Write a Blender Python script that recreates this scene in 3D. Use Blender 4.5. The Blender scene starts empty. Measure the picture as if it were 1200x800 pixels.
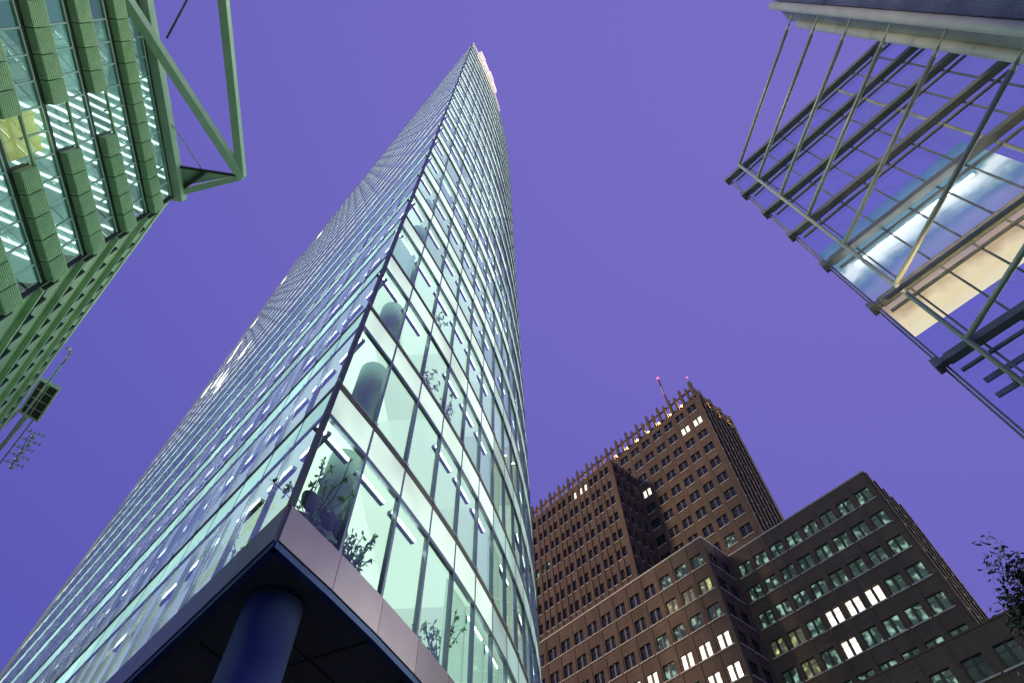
import bpy, math, random
from mathutils import Matrix, Vector
random.seed(7)
C = bpy.context.scene.collection
sc = bpy.context.scene
R_ = math.radians
EYE = 1.6                       # eye height; heights below are measured from the eye

# ------------------------------------------------------------------ camera
cam = bpy.data.cameras.new("camera"); co = bpy.data.objects.new("camera", cam); C.objects.link(co)
cam.sensor_fit = 'HORIZONTAL'; cam.sensor_width = 36.0; cam.lens = 21.0
cam.clip_start = 0.05; cam.clip_end = 5000
right = Vector((0.999209, 0.034028, -0.020594)); up = Vector((0.039775, -0.854850, 0.517349)); back = Vector((0, -0.517759, -0.855527))
co.matrix_world = Matrix(((right.x, up.x, back.x, 0), (right.y, up.y, back.y, 0), (right.z, up.z, back.z, EYE), (0, 0, 0, 1)))
sc.camera = co

# ------------------------------------------------------------------ dusk sky and low sun
SUN_EL, SUN_AZ = 24.0, 250.0            # where the last light comes from (azimuth clockwise from +Y)
w = bpy.data.worlds.new("World"); sc.world = w; w.use_nodes = True
nt = w.node_tree; nt.nodes.clear()
out = nt.nodes.new("ShaderNodeOutputWorld"); bg = nt.nodes.new("ShaderNodeBackground")
sky = nt.nodes.new("ShaderNodeTexSky"); sky.sky_type = 'NISHITA'; sky.sun_disc = False
sky.sun_elevation = R_(SUN_EL); sky.sun_rotation = R_(SUN_AZ); sky.air_density = 1.0; sky.dust_density = 1.0
tc = nt.nodes.new("ShaderNodeTexCoord"); sx = nt.nodes.new("ShaderNodeSeparateXYZ")
nt.links.new(tc.outputs["Generated"], sx.inputs[0])
def wmath(op, a, b):
    n = nt.nodes.new("ShaderNodeMath"); n.operation = op
    for i, v in enumerate((a, b)):
        if isinstance(v, (int, float)): n.inputs[i].default_value = v
        else: nt.links.new(v, n.inputs[i])
    return n.outputs[0]
grad = wmath('ADD', wmath('MULTIPLY', sx.outputs[2], 0.62), wmath('MULTIPLY', sx.outputs[0], 0.30))
cr = nt.nodes.new("ShaderNodeValToRGB")
cr.color_ramp.elements[0].position = 0.1; cr.color_ramp.elements[0].color = (0.100, 0.098, 0.475, 1)
cr.color_ramp.elements[1].position = 0.8; cr.color_ramp.elements[1].color = (0.208, 0.168, 0.600, 1)
nt.links.new(grad, cr.inputs[0])
bg2 = nt.nodes.new("ShaderNodeBackground"); nt.links.new(cr.outputs[0], bg2.inputs[0]); bg2.inputs[1].default_value = 0.95
nt.links.new(sky.outputs[0], bg.inputs[0]); bg.inputs[1].default_value = 0.004
# glow patch added low in the sky, out of view, to light the louvred block
FILL_AZ, FILL_EL = R_(73), R_(10)
dpn = nt.nodes.new("ShaderNodeVectorMath"); dpn.operation = 'DOT_PRODUCT'; nt.links.new(tc.outputs["Generated"], dpn.inputs[0])
dpn.inputs[1].default_value = (math.sin(FILL_AZ) * math.cos(FILL_EL), math.cos(FILL_AZ) * math.cos(FILL_EL), math.sin(FILL_EL))
mrg = nt.nodes.new("ShaderNodeMapRange"); mrg.interpolation_type = 'SMOOTHSTEP'
mrg.inputs[1].default_value = math.cos(R_(27)); mrg.inputs[2].default_value = 1.0; mrg.inputs[3].default_value = 0.0; mrg.inputs[4].default_value = 6.5
nt.links.new(dpn.outputs["Value"], mrg.inputs[0])
bg3 = nt.nodes.new("ShaderNodeBackground"); bg3.inputs[0].default_value = (0.90, 1.0, 0.62, 1); nt.links.new(mrg.outputs[0], bg3.inputs[1])
ad3 = nt.nodes.new("ShaderNodeAddShader"); nt.links.new(bg2.outputs[0], ad3.inputs[0]); nt.links.new(bg3.outputs[0], ad3.inputs[1]); bg2 = ad3
add = nt.nodes.new("ShaderNodeAddShader"); nt.links.new(bg.outputs[0], add.inputs[0]); nt.links.new(bg2.outputs[0], add.inputs[1])
nt.links.new(add.outputs[0], out.inputs[0])
sun = bpy.data.lights.new("sun", 'SUN'); sun.energy = 1.7; sun.angle = R_(10); sun.color = (1.0, 0.76, 0.52)
so = bpy.data.objects.new("sun", sun); C.objects.link(so)
sd = Vector((math.sin(R_(SUN_AZ)) * math.cos(R_(SUN_EL)), math.cos(R_(SUN_AZ)) * math.cos(R_(SUN_EL)), math.sin(R_(SUN_EL))))
so.rotation_euler = sd.to_track_quat('Z', 'Y').to_euler(); so.location = (0, -20, 60)
sc.view_settings.view_transform = 'Standard'; sc.view_settings.look = 'None'
sc.view_settings.exposure = 0.0; sc.view_settings.gamma = 1.0
sc.cycles.max_bounces = 8; sc.cycles.transparent_max_bounces = 24; sc.cycles.diffuse_bounces = 3
sc.cycles.glossy_bounces = 4; sc.cycles.use_denoising = True; sc.cycles.sample_clamp_indirect = 4.0

# ------------------------------------------------------------------ materials
def mat(name):
    m = bpy.data.materials.new(name); m.use_nodes = True
    return m, m.node_tree, m.node_tree.nodes["Principled BSDF"]
def noise_mix(t, c0, c1, scale, detail=4, coord="Object", stretch=None, lo=0.35, hi=0.65):
    tcn = t.nodes.new("ShaderNodeTexCoord"); src = tcn.outputs[coord]
    if stretch:
        mp = t.nodes.new("ShaderNodeMapping"); mp.inputs["Scale"].default_value = stretch
        t.links.new(src, mp.inputs[0]); src = mp.outputs[0]
    n = t.nodes.new("ShaderNodeTexNoise"); n.inputs["Scale"].default_value = scale; n.inputs["Detail"].default_value = detail
    t.links.new(src, n.inputs["Vector"])
    r = t.nodes.new("ShaderNodeValToRGB"); r.color_ramp.elements[0].position = lo; r.color_ramp.elements[1].position = hi
    r.color_ramp.elements[0].color = (*c0, 1); r.color_ramp.elements[1].color = (*c1, 1)
    t.links.new(n.outputs["Fac"], r.inputs[0])
    return r.outputs[0], n.outputs["Fac"], src
def paint(name, c0, c1, rough=0.5, metal=0.0, scale=1.2, stretch=None, bump=0.0, bscale=30):
    m, t, b = mat(name)
    col, fac, src = noise_mix(t, c0, c1, scale, stretch=stretch)
    t.links.new(col, b.inputs["Base Color"]); b.inputs["Roughness"].default_value = rough; b.inputs["Metallic"].default_value = metal
    mr = t.nodes.new("ShaderNodeMapRange"); mr.inputs[3].default_value = rough * 0.8; mr.inputs[4].default_value = min(1, rough * 1.25)
    t.links.new(fac, mr.inputs[0]); t.links.new(mr.outputs[0], b.inputs["Roughness"])
    if bump:
        n = t.nodes.new("ShaderNodeTexNoise"); n.inputs["Scale"].default_value = bscale; t.links.new(src, n.inputs["Vector"])
        bp = t.nodes.new("ShaderNodeBump"); bp.inputs["Strength"].default_value = bump; bp.inputs["Distance"].default_value = 0.02
        t.links.new(n.outputs["Fac"], bp.inputs["Height"]); t.links.new(bp.outputs[0], b.inputs["Normal"])
    return m
def emit(name, col, s):
    m, t, b = mat(name); b.inputs["Base Color"].default_value = (*col, 1)
    b.inputs["Emission Color"].default_value = (*col, 1); b.inputs["Emission Strength"].default_value = s
    return m
def glass(name, tint, ior=1.5, boost=0.03, rough=0.01, layers=2):
    m = bpy.data.materials.new(name); m.use_nodes = True; t = m.node_tree; t.nodes.clear()
    o = t.nodes.new("ShaderNodeOutputMaterial"); tr = t.nodes.new("ShaderNodeBsdfTransparent"); gl = t.nodes.new("ShaderNodeBsdfGlossy")
    tr.inputs[0].default_value = (*tint, 1); gl.inputs["Roughness"].default_value = rough; gl.inputs["Color"].default_value = (0.93, 0.97, 1, 1)
    g0 = t.nodes.new("ShaderNodeNewGeometry"); dp = t.nodes.new("ShaderNodeVectorMath"); dp.operation = 'DOT_PRODUCT'
    t.links.new(g0.outputs["Normal"], dp.inputs[0]); t.links.new(g0.outputs["Incoming"], dp.inputs[1])
    def mth(op, a, b=None):
        q = t.nodes.new("ShaderNodeMath"); q.operation = op
        for i, v_ in enumerate((a, b)):
            if v_ is None: continue
            if isinstance(v_, (int, float)): q.inputs[i].default_value = v_
            else: t.links.new(v_, q.inputs[i])
        return q.outputs[0]
    f0 = ((ior - 1) / (ior + 1)) ** 2 + boost           # Schlick, same from both sides of the pane
    pw = mth('POWER', mth('SUBTRACT', 1.0, mth('ABSOLUTE', dp.outputs["Value"])), 5.0)
    f1 = mth('SUBTRACT', 1.0, mth('ADD', mth('MULTIPLY', pw, 1 - f0), f0))
    ad = mth('SUBTRACT', 1.0, mth('POWER', f1, float(layers))).node; ad.use_clamp = True      # several glass surfaces
    n = t.nodes.new("ShaderNodeTexNoise"); n.inputs["Scale"].default_value = 0.35; n.inputs["Detail"].default_value = 1
    geo = t.nodes.new("ShaderNodeNewGeometry"); t.links.new(geo.outputs["Position"], n.inputs["Vector"])
    bp = t.nodes.new("ShaderNodeBump"); bp.inputs["Strength"].default_value = 0.10; bp.inputs["Distance"].default_value = 0.02
    t.links.new(n.outputs["Fac"], bp.inputs["Height"]); t.links.new(bp.outputs[0], gl.inputs["Normal"])
    mx = t.nodes.new("ShaderNodeMixShader"); t.links.new(ad.outputs[0], mx.inputs[0]); t.links.new(tr.outputs[0], mx.inputs[1]); t.links.new(gl.outputs[0], mx.inputs[2])
    t.links.new(mx.outputs[0], o.inputs[0])
    return m
def room_mat(name, col, base, strength, lo, hi, cell):
    """luminous office ceiling: its brightness changes from room to room"""
    m, t, b = mat(name); b.inputs["Base Color"].default_value = (*base, 1); b.inputs["Roughness"].default_value = 0.8
    tcn = t.nodes.new("ShaderNodeTexCoord")
    sc_ = t.nodes.new("ShaderNodeVectorMath"); sc_.operation = 'MULTIPLY'; sc_.inputs[1].default_value = cell
    t.links.new(tcn.outputs["Object"], sc_.inputs[0])
    fl = t.nodes.new("ShaderNodeVectorMath"); fl.operation = 'FLOOR'; t.links.new(sc_.outputs[0], fl.inputs[0])
    wn = t.nodes.new("ShaderNodeTexWhiteNoise"); t.links.new(fl.outputs[0], wn.inputs["Vector"])
    mr = t.nodes.new("ShaderNodeMapRange"); mr.inputs[3].default_value = lo * strength; mr.inputs[4].default_value = hi * strength
    t.links.new(wn.outputs["Value"], mr.inputs[0])
    b.inputs["Emission Color"].default_value = (*col, 1); t.links.new(mr.outputs[0], b.inputs["Emission Strength"])
    return m

M = {}
M['tower_glass'] = glass('tower_glass', (0.84, 0.97, 0.92), 1.5, 0.01)
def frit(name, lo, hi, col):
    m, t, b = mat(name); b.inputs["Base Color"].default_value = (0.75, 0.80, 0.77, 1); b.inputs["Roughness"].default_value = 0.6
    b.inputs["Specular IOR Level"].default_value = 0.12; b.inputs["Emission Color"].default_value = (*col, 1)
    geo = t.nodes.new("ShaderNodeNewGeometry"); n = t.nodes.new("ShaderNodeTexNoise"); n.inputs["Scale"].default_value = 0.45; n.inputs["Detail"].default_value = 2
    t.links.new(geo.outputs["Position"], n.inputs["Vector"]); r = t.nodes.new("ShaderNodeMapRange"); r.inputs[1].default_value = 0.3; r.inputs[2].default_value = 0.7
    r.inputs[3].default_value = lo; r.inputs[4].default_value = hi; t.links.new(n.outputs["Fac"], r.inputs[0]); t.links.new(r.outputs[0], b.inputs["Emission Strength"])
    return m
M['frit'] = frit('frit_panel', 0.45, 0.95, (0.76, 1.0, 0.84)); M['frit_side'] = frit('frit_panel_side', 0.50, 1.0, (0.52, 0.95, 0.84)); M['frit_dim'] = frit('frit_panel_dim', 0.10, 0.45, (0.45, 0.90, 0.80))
M['side_glass'] = glass('side_glass', (0.84, 0.97, 0.92), 1.5, 0.0, layers=2)
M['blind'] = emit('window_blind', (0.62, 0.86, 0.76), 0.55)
M['clear_glass'] = glass('clear_glass', (0.74, 0.84, 0.98), 1.45, 0.01)
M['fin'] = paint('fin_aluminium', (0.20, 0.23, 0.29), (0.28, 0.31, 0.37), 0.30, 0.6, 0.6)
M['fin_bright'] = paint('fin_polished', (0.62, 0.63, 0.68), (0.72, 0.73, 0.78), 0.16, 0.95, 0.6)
M['post'] = paint('corner_post_dark', (0.06, 0.065, 0.09), (0.09, 0.095, 0.12), 0.35, 0.4, 0.6)
M['slab'] = paint('slab_edge_bronze', (0.10, 0.09, 0.08), (0.15, 0.13, 0.11), 0.45, 0.4, 0.8)
M['slab_line'] = paint('slab_reflection_white', (0.55, 0.60, 0.55), (0.68, 0.72, 0.66), 0.4, 0.2)  # pale strip that paints the white reflection along each slab edge
M['fascia'] = paint('fascia_metal', (0.33, 0.26, 0.31), (0.41, 0.33, 0.38), 0.30, 0.85, 0.5)
M['soffit'] = paint('soffit_panel', (0.10, 0.105, 0.12), (0.14, 0.145, 0.16), 0.5, 0.2, 0.5)
M['blue_lit_trim'] = paint('blue_lit_trim', (0.03, 0.07, 0.24), (0.04, 0.10, 0.30), 0.35, 0.3)  # blue light along the fascia edge, put into the paint
M['blue_lit_column'] = paint('blue_lit_column', (0.03, 0.04, 0.20), (0.06, 0.09, 0.26), 0.45, 0.1, 0.7)  # blue lamp light on the columns, put into their base colour
M['ceiling'] = room_mat('office_ceiling', (0.80, 1.0, 0.81), (0.80, 0.82, 0.80), 1.0, 0.55, 1.2, (0.24, 0.24, 0.25))
M['office_wall'] = paint('office_wall', (0.50, 0.60, 0.52), (0.70, 0.80, 0.70), 0.8, 0, 0.4)
M['office_floor'] = paint('office_carpet', (0.16, 0.20, 0.20), (0.22, 0.26, 0.25), 0.9)
M['fixture'] = paint('fixture_grey', (0.20, 0.24, 0.28), (0.26, 0.30, 0.34), 0.4, 0.4)
M['tube'] = emit('fluorescent_tube', (0.86, 1.0, 0.90), 8.0)
M['hot_tube'] = emit('warm_office_light', (1.0, 0.93, 0.74), 3.2)
M['inner_column'] = paint('plaster_column', (0.50, 0.66, 0.58), (0.58, 0.74, 0.66), 0.7)
M['sign_glow'] = emit('roof_sign_light', (1.0, 0.80, 0.78), 0.68)
M['bracket'] = paint('bracket_steel', (0.55, 0.60, 0.55), (0.70, 0.74, 0.68), 0.35, 0.5)

def brick(name, c0, c1, mortar):
    m, t, b = mat(name)
    col, fac, src = noise_mix(t, c0, c1, 0.5, 6)
    sepn = t.nodes.new("ShaderNodeSeparateXYZ"); t.links.new(src, sepn.inputs[0])
    cmb = t.nodes.new("ShaderNodeCombineXYZ")
    a1 = t.nodes.new("ShaderNodeMath"); a1.operation = 'ADD'; t.links.new(sepn.outputs[0], a1.inputs[0]); t.links.new(sepn.outputs[1], a1.inputs[1])
    t.links.new(a1.outputs[0], cmb.inputs[0]); t.links.new(sepn.outputs[2], cmb.inputs[1])
    bt = t.nodes.new("ShaderNodeTexBrick"); bt.inputs["Scale"].default_value = 1.0
    bt.inputs["Brick Width"].default_value = 0.26; bt.inputs["Row Height"].default_value = 0.085; bt.inputs["Mortar Size"].default_value = 0.010
    bt.inputs["Mortar"].default_value = (*mortar, 1); bt.inputs["Color2"].default_value = (*[v * 0.82 for v in c0], 1)
    t.links.new(cmb.outputs[0], bt.inputs["Vector"]); t.links.new(col, bt.inputs["Color1"])
    scol, sf, ss = noise_mix(t, (0.62, 0.60, 0.58), (1.08, 1.04, 1.0), 0.55, 5, stretch=(1.0, 1.0, 0.10), lo=0.3, hi=0.7)
    ml = t.nodes.new("ShaderNodeMixRGB"); ml.blend_type = 'MULTIPLY'; ml.inputs[0].default_value = 0.8
    t.links.new(bt.outputs["Color"], ml.inputs[1]); t.links.new(scol, ml.inputs[2])
    t.links.new(ml.outputs[0], b.inputs["Base Color"]); b.inputs["Roughness"].default_value = 0.85
    return m
M['brick'] = brick('brown_brick', (0.155, 0.108, 0.064), (0.25, 0.168, 0.098), (0.16, 0.125, 0.09))
M['stone'] = paint('sill_stone', (0.58, 0.54, 0.40), (0.68, 0.63, 0.48), 0.8, 0, 0.8)
M['dark_frame'] = paint('window_frame', (0.03, 0.035, 0.03), (0.05, 0.055, 0.05), 0.5)
M['roofing'] = paint('roof_gravel', (0.10, 0.10, 0.10), (0.16, 0.15, 0.14), 0.9, 0, 3)
def pane_mat(name, base, col, s, pattern, low=0.06):
    """window pane of a far building: glossy dark glass, the lit rooms glow behind it"""
    m, t, b = mat(name); b.inputs["Base Color"].default_value = (*base, 1); b.inputs["Roughness"].default_value = 0.06
    b.inputs["Emission Color"].default_value = (*col, 1)
    if pattern:
        tcn = t.nodes.new("ShaderNodeTexCoord"); oi = t.nodes.new("ShaderNodeObjectInfo")
        ad = t.nodes.new("ShaderNodeVectorMath"); ad.operation = 'ADD'
        mp = t.nodes.new("ShaderNodeMapping"); mp.inputs["Rotation"].default_value = (0.3, 0.5, 0.2)
        t.links.new(tcn.outputs["Object"], ad.inputs[0]); t.links.new(oi.outputs["Location"], ad.inputs[1]); t.links.new(ad.outputs[0], mp.inputs[0])
        n = t.nodes.new("ShaderNodeTexNoise"); n.inputs["Scale"].default_value = 1.1; n.inputs["Detail"].default_value = 1.5
        t.links.new(mp.outputs[0], n.inputs["Vector"])
        r = t.nodes.new("ShaderNodeMapRange"); r.inputs[1].default_value = 0.52; r.inputs[2].default_value = 0.70
        r.inputs[3].default_value = s * low; r.inputs[4].default_value = s; t.links.new(n.outputs["Fac"], r.inputs[0])
        t.links.new(r.outputs[0], b.inputs["Emission Strength"])
    else: b.inputs["Emission Strength"].default_value = s
    return m
M['pane_dark'] = pane_mat('pane_dark', (0.02, 0.022, 0.03), (0.3, 0.4, 0.6), 0.03, True)
M['pane_green'] = pane_mat('pane_green', (0.03, 0.045, 0.04), (0.58, 1.0, 0.78), 0.52, True)
M['pane_white'] = pane_mat('pane_white', (0.5, 0.5, 0.5), (1.0, 0.90, 0.72), 2.6, True, 0.5)
M['pane_yellow'] = pane_mat('pane_yellow', (0.3, 0.3, 0.2), (0.90, 0.95, 0.38), 0.75, True)
M['pane_warm'] = pane_mat('pane_warm', (0.1, 0.08, 0.05), (1.0, 0.62, 0.36), 0.9, False)
M['lamp_warm'] = emit('warm_lamp', (1.0, 0.5, 0.2), 900.0)
M['lamp_red'] = emit('red_beacon', (1.0, 0.12, 0.22), 3.0)
M['mast'] = paint('mast_steel', (0.45, 0.42, 0.44), (0.55, 0.52, 0.52), 0.4, 0.3)
M['mast_red'] = paint('mast_red', (0.28, 0.05, 0.05), (0.35, 0.07, 0.06), 0.5)

M['green_lit_steel'] = paint('green_lit_grey_steel', (0.42, 0.58, 0.38), (0.50, 0.66, 0.45), 0.5, 0.05, 0.5)  # green lamp light on truss and roof steel, mixed into the paint
M['green_dark'] = paint('dark_green_steel', (0.035, 0.045, 0.035), (0.06, 0.07, 0.055), 0.5, 0.3)
M['louvre'] = paint('louvre_box', (0.36, 0.54, 0.28), (0.56, 0.72, 0.42), 0.42, 0.1, 0.55)  # green light falling on the boxes is part of this colour
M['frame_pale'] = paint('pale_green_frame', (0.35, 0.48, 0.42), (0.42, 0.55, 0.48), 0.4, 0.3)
M['left_ceiling'] = room_mat('left_office_ceiling', (0.42, 0.95, 0.68), (0.55, 0.65, 0.58), 0.22, 0.2, 1.5, (0.35, 0.35, 0.26))
M['left_tube'] = emit('left_fluorescent', (0.80, 1.0, 0.86), 2.2)
M['yellow_screen'] = emit('yellow_blind', (0.62, 0.60, 0.12), 0.42)
M['spandrel'] = paint('spandrel_panel', (0.26, 0.38, 0.18), (0.36, 0.48, 0.25), 0.4, 0.1, 0.3)  # panel colour carries the green light on the block
M['pane_teal'] = pane_mat('pane_teal', (0.04, 0.07, 0.07), (0.4, 0.85, 0.75), 0.28, True)
M['grey_steel'] = paint('grey_steel', (0.17, 0.20, 0.20), (0.24, 0.27, 0.26), 0.45, 0.15, 0.8)
M['pale_steel'] = paint('pale_steel', (0.34, 0.40, 0.34), (0.42, 0.48, 0.41), 0.4, 0.1, 0.8)
M['corrugated'] = paint('corrugated_sheet', (0.16, 0.20, 0.26), (0.30, 0.34, 0.38), 0.28, 0.8, 0.35, (1, 0.3, 1))
M['white_tube'] = emit('white_strip_light', (1.0, 0.97, 0.86), 9.0)
M['gold_tube'] = emit('warm_strip_light', (1.0, 0.70, 0.38), 30.0)
M['blue_lamp'] = emit('blue_spot_lens', (0.08, 0.18, 1.0), 1.6)
M['bark'] = paint('bark', (0.045, 0.035, 0.025), (0.08, 0.06, 0.045), 0.9, 0, 6, (1, 1, 0.2), 0.6, 12)
def leaf_mat():
    m, t, b = mat('leaf'); col, f, s = noise_mix(t, (0.020, 0.035, 0.018), (0.055, 0.085, 0.035), 1.4, 3)
    t.links.new(col, b.inputs["Base Color"]); b.inputs["Roughness"].default_value = 0.6
    return m
M['leaf'] = leaf_mat()
M['plant_leaf'] = paint('house_plant_leaf', (0.10, 0.24, 0.07), (0.22, 0.42, 0.13), 0.5)
M['pot'] = paint('plant_pot', (0.05, 0.06, 0.09), (0.09, 0.10, 0.13), 0.5)
M['chair'] = paint('chair_fabric', (0.03, 0.035, 0.06), (0.05, 0.06, 0.09), 0.8)
def banner_mat():
    m, t, b = mat('backlit_banner'); b.inputs["Roughness"].default_value = 0.6
    tcn = t.nodes.new("ShaderNodeTexCoord"); sp = t.nodes.new("ShaderNodeSeparateXYZ"); t.links.new(tcn.outputs["Object"], sp.inputs[0])
    n = t.nodes.new("ShaderNodeTexNoise"); n.inputs["Scale"].default_value = 0.8; n.inputs["Detail"].default_value = 6
    t.links.new(tcn.outputs["Object"], n.inputs["Vector"])
    n2 = t.nodes.new("ShaderNodeMath"); n2.operation = 'MULTIPLY_ADD'; n2.inputs[1].default_value = 1.9; n2.inputs[2].default_value = -0.95
    t.links.new(n.outputs["Fac"], n2.inputs[0])
    a = t.nodes.new("ShaderNodeMath"); a.operation = 'ADD'; t.links.new(sp.outputs[2], a.inputs[0]); t.links.new(n2.outputs[0], a.inputs[1])
    dv = t.nodes.new("ShaderNodeMath"); dv.operation = 'DIVIDE'; dv.inputs[1].default_value = 8.8; t.links.new(a.outputs[0], dv.inputs[0])
    r = t.nodes.new("ShaderNodeValToRGB"); e = r.color_ramp.elements
    stops = [(0.0, (1.0, 0.80, 0.46)), (0.13, (0.95, 0.72, 0.38)), (0.20, (0.60, 0.38, 0.18)), (0.29, (0.42, 0.28, 0.26)), (0.33, (0.21, 0.19, 0.42)),
             (0.44, (0.22, 0.23, 0.42)), (0.52, (0.10, 0.17, 0.34)), (0.57, (0.24, 0.34, 0.40)), (0.62, (0.78, 0.82, 0.78)), (0.69, (0.92, 0.92, 0.84)),
             (0.73, (0.16, 0.31, 0.34)), (0.85, (0.10, 0.22, 0.30)), (1.0, (0.05, 0.12, 0.28))]
    while len(e) < len(stops): e.new(0.5)
    for el, (p, c) in zip(e, stops): el.position = p; el.color = (*c, 1)
    t.links.new(dv.outputs[0], r.inputs[0])
    b.inputs["Base Color"].default_value = (0.12, 0.12, 0.12, 1); t.links.new(r.outputs[0], b.inputs["Emission Color"]); b.inputs["Emission Strength"].default_value = 1.15
    return m
M['banner'] = banner_mat()
M['paving'] = paint('granite_paving', (0.10, 0.10, 0.10), (0.16, 0.155, 0.15), 0.75, 0, 1.5)

# ------------------------------------------------------------------ mesh helpers
def v2(p): return Vector((p[0], p[1]))
class MB:
    def __init__(s): s.v = []; s.f = []; s.m = []
    def quad(s, *pts, mi=0):
        n = len(s.v); s.v += [tuple(p) for p in pts]; s.f.append(tuple(range(n, n + len(pts)))); s.m.append(mi)
    def box(s, o, ax, ay, x0, x1, y0, y1, z0, z1, mi=0):
        """box in the frame with origin o (x, y), unit axes ax and ay, heights z0..z1"""
        n = len(s.v)
        for z in (z0, z1):
            for (x, y) in ((x0, y0), (x1, y0), (x1, y1), (x0, y1)):
                s.v.append((o[0] + ax[0] * x + ay[0] * y, o[1] + ax[1] * x + ay[1] * y, z))
        for f in ((0, 3, 2, 1), (4, 5, 6, 7), (0, 1, 5, 4), (1, 2, 6, 5), (2, 3, 7, 6), (3, 0, 4, 7)):
            s.f.append(tuple(n + i for i in f)); s.m.append(mi)
    def beam(s, a, b, wd, ht, mi=0, up=Vector((0, 0, 1))):
        a = Vector(a); b = Vector(b); d = (b - a).normalized(); sd_ = d.cross(up)
        if sd_.length < 1e-4: sd_ = d.cross(Vector((1, 0, 0)))
        sd_.normalize(); u = sd_.cross(d); n = len(s.v)
        for p in (a, b):
            for (i, j) in ((-1, -1), (1, -1), (1, 1), (-1, 1)): s.v.append(tuple(p + sd_ * (i * wd / 2) + u * (j * ht / 2)))
        for f in ((0, 3, 2, 1), (4, 5, 6, 7), (0, 1, 5, 4), (1, 2, 6, 5), (2, 3, 7, 6), (3, 0, 4, 7)):
            s.f.append(tuple(n + i for i in f)); s.m.append(mi)
    def tube(s, a, b, r0, r1=None, n=10, mi=0, cap=True):
        r1 = r0 if r1 is None else r1
        a = Vector(a); b = Vector(b); d = (b - a).normalized(); u = d.orthogonal().normalized(); v = d.cross(u); k = len(s.v)
        for p, r in ((a, r0), (b, r1)):
            for i in range(n):
                t = 2 * math.pi * i / n; s.v.append(tuple(p + u * (r * math.cos(t)) + v * (r * math.sin(t))))
        for i in range(n):
            j = (i + 1) % n; s.f.append((k + i, k + j, k + n + j, k + n + i)); s.m.append(mi)
        if cap:
            s.f.append(tuple(k + i for i in reversed(range(n)))); s.m.append(mi)
            s.f.append(tuple(k + n + i for i in range(n))); s.m.append(mi)
    def ball(s, c, r, mi=0, n=8):
        k = len(s.v); c = Vector(c)
        for i in range(1, n):
            ph = math.pi * i / n
            for j in range(2 * n):
                t = math.pi * j / n; s.v.append((c.x + r * math.sin(ph) * math.cos(t), c.y + r * math.sin(ph) * math.sin(t), c.z + r * math.cos(ph)))
        s.v += [(c.x, c.y, c.z + r), (c.x, c.y, c.z - r)]; T = len(s.v) - 2; m2 = 2 * n
        for i in range(n - 2):
            for j in range(m2):
                s.f.append((k + i * m2 + j, k + (i + 1) * m2 + j, k + (i + 1) * m2 + (j + 1) % m2, k + i * m2 + (j + 1) % m2)); s.m.append(mi)
        for j in range(m2):
            s.f.append((T, k + j, k + (j + 1) % m2)); s.m.append(mi)
            s.f.append((T + 1, k + (n - 2) * m2 + (j + 1) % m2, k + (n - 2) * m2 + j)); s.m.append(mi)
    def prism(s, poly, z0, z1, mi=0, top=None, bottom=True):
        n = len(s.v); k = len(poly)
        for z in (z0, z1): s.v += [(p[0], p[1], z) for p in poly]
        for i in range(k):
            j = (i + 1) % k; s.f.append((n + i, n + j, n + k + j, n + k + i)); s.m.append(mi)
        s.f.append(tuple(n + k + i for i in range(k))); s.m.append(mi if top is None else top)
        if bottom: s.f.append(tuple(n + i for i in reversed(range(k)))); s.m.append(mi)
    def mesh(s, name, mats, off=(0, 0, 0), smooth=False):
        me = bpy.data.meshes.new(name)
        me.from_pydata([(x - off[0], y - off[1], z - off[2]) for x, y, z in s.v], [], s.f)
        for m in (mats if isinstance(mats, (list, tuple)) else [mats]): me.materials.append(m)
        me.polygons.foreach_set("material_index", s.m)
        if smooth: me.polygons.foreach_set("use_smooth", [True] * len(s.f))
        me.update(); return me
    def build(s, name, mats, parent=None, smooth=False):
        """links everything collected as ONE object; vertices are given with heights from the eye"""
        org = origin_of(parent) if parent else Vector((0, 0, 0))
        me = s.mesh(name, mats, (org.x, org.y, org.z - EYE), smooth)
        o = bpy.data.objects.new(name, me); C.objects.link(o)
        if parent: o.parent = parent
        return o
ORG = {}
def origin_of(o):
    p = Vector((0, 0, 0))
    while o: p = p + o.location; o = o.parent
    return p
def tag(o, label=None, cat=None, group=None, kind=None):
    if label: o["label"] = label
    if cat: o["category"] = cat
    if group: o["group"] = group
    if kind: o["kind"] = kind
    return o
def thing(name, label, cat, loc, group=None):
    """Empty at the thing's base (x, y, height above the ground)"""
    o = bpy.data.objects.new(name, None); C.objects.link(o); o.location = loc; o.empty_display_size = 0.5
    return tag(o, label, cat, group)
def place(name, me, parent, loc, ax):
    """one object that shares mesh me: origin at loc (heights from the eye), local x along ax"""
    o = bpy.data.objects.new(name, me); C.objects.link(o); o.parent = parent
    org = origin_of(parent)
    o.location = (loc[0] - org.x, loc[1] - org.y, loc[2] + EYE - org.z); o.rotation_euler = (0, 0, math.atan2(ax[1], ax[0]))
    return o
def sub(name, me, parent):
    o = bpy.data.objects.new(name, me); C.objects.link(o); o.parent = parent; return o
def pix(p):
    """where a point (height from the eye) lands in the 1200 x 800 frame: used only to rank how large things show"""
    d = Vector((p[0], p[1], p[2])); z = -d.dot(back)
    if z <= 0.05: return None
    return 600 + 700 * d.dot(right) / z, 400 - 700 * d.dot(up) / z
def shown(pts, grow=0):
    q = [pix(p) for p in pts]
    if any(x is None for x in q): return 0
    if max(x for x, y in q) < -grow or min(x for x, y in q) > 1200 + grow or max(y for x, y in q) < -grow or min(y for x, y in q) > 800 + grow: return 0
    a = 0
    for i in range(len(q)):
        j = (i + 1) % len(q); a += q[i][0] * q[j][1] - q[j][0] * q[i][1]
    return abs(a) / 2
def azv(a): return Vector((math.sin(R_(a)), math.cos(R_(a))))

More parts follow.
